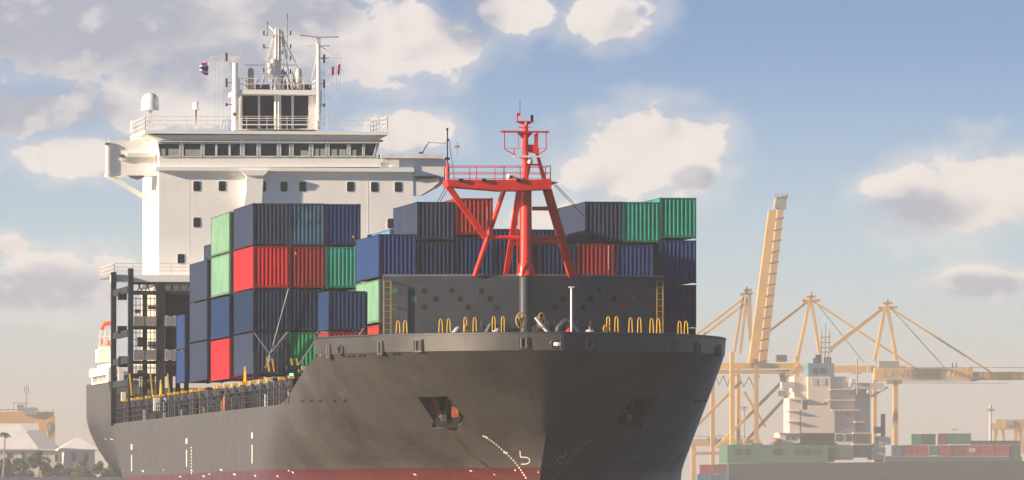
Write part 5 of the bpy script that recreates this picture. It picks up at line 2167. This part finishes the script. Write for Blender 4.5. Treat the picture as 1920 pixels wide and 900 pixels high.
yard_crane('hazy ochre gantry crane at the far right edge', 3700, {
    'leg': [((1868, 800), (1862, 850), 1.6), ((1880, 805), (1886, 845), 1.2), ((1906, 805), (1900, 850), 1.8), ((1914, 805), (1917, 850), 1.5)],
    'beam': [((1855, 800), (1950, 800), 2.4), ((1866, 793), (1950, 793), 1.6)], 'cab': [(1884, 789, 1900, 799)], 'rail': [((1866, 789), (1950, 789)), ((1870, 790), (1870, 796)), ((1890, 788), (1890, 796))]}, CO, CG)
lt = empty('light_tower', P(1857, 850, 3600), 'slim pale light tower standing near the right edge', 'tower')
MB().tube([P(1857, 855, 3600), P(1857, 770, 3600)], 0.8, 8, 0.5).build('mast', NW2, lt)
MB().lathe(P(1857, 769, 3600), [(0.5, -0.5), (1.8, 0.0), (1.9, 0.4), (0.3, 0.6)], 10).build('lamp_ring', CG, lt)
MB().lathe(P(1857, 762, 3600), [(0.2, -1), (0.7, -0.5), (0.7, 0.5), (0.2, 1)], 8).build('beacon', NW2, lt)
o = MB()
o.bar(P(1789, 812, 3600), P(1789, 803, 3600), 0.3)
o.bar(P(1783, 805, 3600), P(1796, 805, 3600), 0.3)
o.bar(P(1789, 905, 3600), P(1789, 812, 3600), 0.5)
tag(o.build('mast', CG), 'thin far mast with a crossbar behind the top tier containers', 'mast')
# low far sheds and lamp post left of the moored ship
yard_crane('low ochre gantry beam crane behind the quay crane legs', 3550, {
    'leg': [((1300, 832), (1300, 905), 2), ((1420, 832), (1420, 905), 2)], 'beam': [((1290, 830), (1425, 830), 2.6)], 'cab': [(1325, 820, 1345, 828), (1385, 822, 1398, 828)],
    'rail': [((1290, 818), (1425, 818)), ((1310, 818), (1310, 828)), ((1350, 812), (1350, 828)), ((1375, 818), (1375, 828)), ((1410, 816), (1410, 828))]}, CO, CG)
o = MB()
o.tube([P(1395, 900, 3400), P(1395, 762, 3400)], 0.35, 6)
o.bar(P(1388, 764, 3400), P(1402, 764, 3400), 0.5)
o.bar(P(1389, 768, 3400), P(1401, 768, 3400), 0.4)
tag(o.build('lamp_mast', CG), 'tall thin lamp mast seen between the quay crane legs', 'lamp mast')

# left: yard crane behind the houses
yard_crane('hazy yellow gantry crane behind the white roofs on the left', 3100, {
    'leg': [((97, 781), (97, 905), 2.4), ((80, 790), (80, 815), 3.2), ((-60, 781), (-60, 905), 2.4)], 'beam': [((-80, 786), (88, 786), 1.5), ((-80, 780), (101, 780), 0.6)],
    'cab': [(32, 759, 45, 771), (46, 764, 70, 778), (87, 793, 96, 806)],
    'rail': [((-80, 768), (72, 768)), ((0, 768), (0, 780)), ((8, 770), (8, 780)), ((26, 755), (26, 780)), ((26, 755), (52, 757)), ((72, 770), (72, 780)), ((86, 768), (86, 780)), ((100, 767), (100, 780)),
             ((49, 764), (50, 720)), ((46, 724), (46, 737)), ((53, 724), (53, 737)), ((12, 768), (22, 780)), ((60, 768), (70, 780))]}, CO, CG)

RW = paint('white_roof_tiles', (0.78, 0.72, 0.66), 0.7, 0.08, 0.25, (0.4, 0.34, 0.3), scale=0.3)
HW = paint('cream_plaster', (0.60, 0.54, 0.46), 0.8, 0.08, 0.2, (0.35, 0.3, 0.25), scale=0.3)
RG = paint('grey_roof_sheet', (0.33, 0.33, 0.32), 0.7, 0.1, 0.2)


def house_(label, x0, x1, xe0, xe1, yr, ye, yb, Y, dep, roofm, wins, ridge=0.25):
    """hip-roofed house; x0..x1 wall, xe0..xe1 eaves, yr ridge, ye eaves, yb foot (picture), dep its depth"""
    a, b, e0, e1 = P(x0, ye, Y), P(x1, ye, Y), P(xe0, ye, Y), P(xe1, ye, Y)
    zr = P(x0, yr, Y).z
    root = empty('house', ((a.x + b.x) / 2, Y, 2.4), label, 'house')
    MB().box((a.x, Y, 2.3), (b.x, Y + dep, e0.z)).build('wall', HW, root)
    o = Vector((0, dep, 0))
    cxm = (e0.x + e1.x) / 2
    rl_ = (e1.x - e0.x) * ridge
    ov = 1.0
    v = [(e0.x, Y - ov, e0.z), (e1.x, Y - ov, e0.z), (e1.x, Y + dep + ov, e0.z), (e0.x, Y + dep + ov, e0.z), (cxm - rl_, Y + dep / 2, zr), (cxm + rl_, Y + dep / 2, zr)]
    MB().add(v, [(0, 1, 5, 4), (1, 2, 5), (2, 3, 4, 5), (3, 0, 4), (3, 2, 1, 0)]).build('roof', roofm, root)
    MB().box((e0.x, Y - ov - 0.05, e0.z - 0.35), (e1.x, Y + dep + ov, e0.z - 0.01)).build('eaves', RW, root)
    for w0, t0, w1, t1 in wins:
        o1 = MB().pbox(w0, t0, w1, t1, Y - 0.12, 0.15).build('window', NW2, root)
        MB().pbox(w0 + 0.8, t0 + 0.8, w1 - 0.8, t1 - 0.5, Y - 0.16, 0.1).build('pane', WNN, o1)
    return root


house_('small white hip roofed house with arched windows near the ship stern', 121, 178, 109, 186, 820, 842.5, 905, 2332, 8, RW, [(134, 848, 143, 866), (157, 850, 166, 866)], 0.02)
house_('large white hip roofed house at the left edge', -60, 66, -75, 72, 795, 841, 905, 2318, 14, RW, [(12, 848, 22, 860), (40, 848, 48, 862)], 0.30)
house_('grey roofed building between the two white roofed houses', 62, 128, 20, 116, 806, 842, 905, 2387, 12, RG, [(102, 852, 110, 866), (112, 852, 117, 866)], 0.12)

# trees
TL = [paint('leaf_green_%s' % k, c, 0.6, 0.35, 0.0, scale=0.25) for k, c in (('dark', (0.022, 0.045, 0.028)), ('mid', (0.045, 0.080, 0.036)), ('olive', (0.065, 0.095, 0.045)))]
BARK = paint('bark', (0.14, 0.10, 0.07), 0.9)


def tree(x0, x1, ytop, Y, mt, label, seed, n=4200):
    rd = random.Random(seed)
    a, b = P(x0, 900, Y), P(x1, 900, Y)
    top = P(x0, ytop, Y).z
    cx, w = (a.x + b.x) / 2, (b.x - a.x) / 2
    root = empty('broadleaf_tree', (cx, Y, 2.4), label, 'tree', 'trees on the left bank')
    m = MB()
    m.tube([(cx, Y, 2.3), (cx + 0.3, Y, 5), (cx, Y, top * 0.7)], 0.45, 8, 0.15)
    for k in range(5):
        t = rd.uniform(0, 6.28)
        m.tube([(cx, Y, 4.5 + k * 0.4), (cx + w * 0.5 * math.cos(t), Y + w * 0.5 * math.sin(t), top * 0.65)], 0.16, 6, 0.05)
    m.build('trunk', BARK, root)
    m = MB()
    zc0, zr = (top + 2.5) / 2 + 0.3, (top - 2.5) / 2
    clumps = []
    for k in range(26):
        t, ph = rd.uniform(0, 6.28), rd.uniform(-0.9, 1)
        rad = rd.uniform(0.35, 0.85)
        clumps.append((cx + w * rad * math.cos(t) * math.sqrt(max(0.05, 1 - ph * ph * 0.8)), Y + w * 0.8 * rad * math.sin(t), zc0 + zr * ph * 0.78, rd.uniform(0.24, 0.42) * min(w, zr * 1.3)))
    for i in range(n):
        c = clumps[i % 26]
        v = Vector((rd.gauss(0, 1), rd.gauss(0, 1), rd.gauss(0, 1))).normalized() * c[3] * rd.uniform(0.5, 1.05) ** 0.6
        p = Vector(c[:3]) + v
        s = rd.uniform(0.25, 0.55)
        u = Vector((rd.gauss(0, 1), rd.gauss(0, 1), rd.gauss(0, 1))).normalized()
        q = u.orthogonal().normalized() * s
        u = u.cross(q).normalized() * s * 0.7
        m.add([p - q, p + u * 0.8, p + q, p - u * 0.8], [(0, 1, 2, 3)])
    m.build('crown', mt, root)


for i, (x0, x1, yt, Y, k, lb) in enumerate(((42, 104, 842, 2263, 0, 'tallest dark rounded tree in front of the large white house'), (-30, 30, 862, 2249, 0, 'dark tree in the bottom left corner of the photo'),
                                            (14, 62, 856, 2277, 1, 'mid green tree between the corner tree and the tallest dark one'), (92, 140, 864, 2263, 1, 'bushy tree right of the tallest dark tree'),
                                            (128, 176, 862, 2236, 2, 'olive green bushy tree below the small arched window house'), (162, 206, 858, 2256, 1, 'green tree touching the ship stern'),
                                            (186, 232, 868, 2242, 2, 'low olive tree partly hidden behind the ship stern'), (-8, 24, 852, 2291, 1, 'mid green tree behind the palm trunk'))):
    tree(x0, x1, yt, Y, TL[k], lb, 20 + i)
# palm
PY = 2222
pr_ = empty('palm_tree', P(9, 903, PY), 'single palm with a thin pale trunk at the left edge', 'palm')
MB().tube([P(5, 903, PY), P(8, 860, PY), P(9, 814, PY)], 0.28, 8, 0.16).build('trunk', paint('palm_bark', (0.25, 0.20, 0.15), 0.9), pr_)
m = MB()
rd = random.Random(4)
c = P(9, 812, PY)
for k in range(19):
    t = k / 19 * 6.28 + rd.uniform(-.2, .2)
    ln = rd.uniform(1.5, 2.1)
    rise = rd.uniform(0.1, 0.9)
    d = Vector((math.cos(t), math.sin(t), 0))
    pts = [c + d * ln * s + Vector((0, 0, rise * s * 1.4 - 1.5 * s * s)) for s in (0, .25, .5, .75, 1)]
    sd = Vector((-d.y, d.x, 0))
    for u, v in zip(pts, pts[1:]):
        for j in range(5):
            p = u.lerp(v, j / 5)
            for sg in (-1, 1):
                m.add([p, p + (v - u) * 0.18, p + sd * sg * 0.45 + Vector((0, 0, -0.25)) + (v - u) * 0.4], [(0, 1, 2)])
m.build('crown', TL[0], pr_)
o = MB().box((P(-40, 888, 2153).x, 2150, 0), (P(232, 888, 2153).x, 2150.6, P(0, 894, 2150).z)).build('river_wall', paint('blue_grey_wall', (0.09, 0.11, 0.16), 0.7, 0.15, 0.2))
tag(o, 'low blue grey river wall along the bottom left', 'wall')

# ------------------------------------------------------------------ haze over the river
hm_, hnt, hb2 = new_mat('haze_air')
hnt.nodes.remove(hb2)
pv = hnt.nodes.new('ShaderNodeVolumePrincipled')
pv.inputs['Color'].default_value = (*HAZE_COLOR, 1)
pv.inputs['Density'].default_value = HAZE_DENSITY
pv.inputs['Anisotropy'].default_value = 0.0
hnt.links.new(pv.outputs[0], hnt.nodes['Material Output'].inputs['Volume'])
o = MB().box((-4200, -700, -2.5), (4200, 6100, 118)).build('haze', hm_)
o['kind'] = 'stuff'
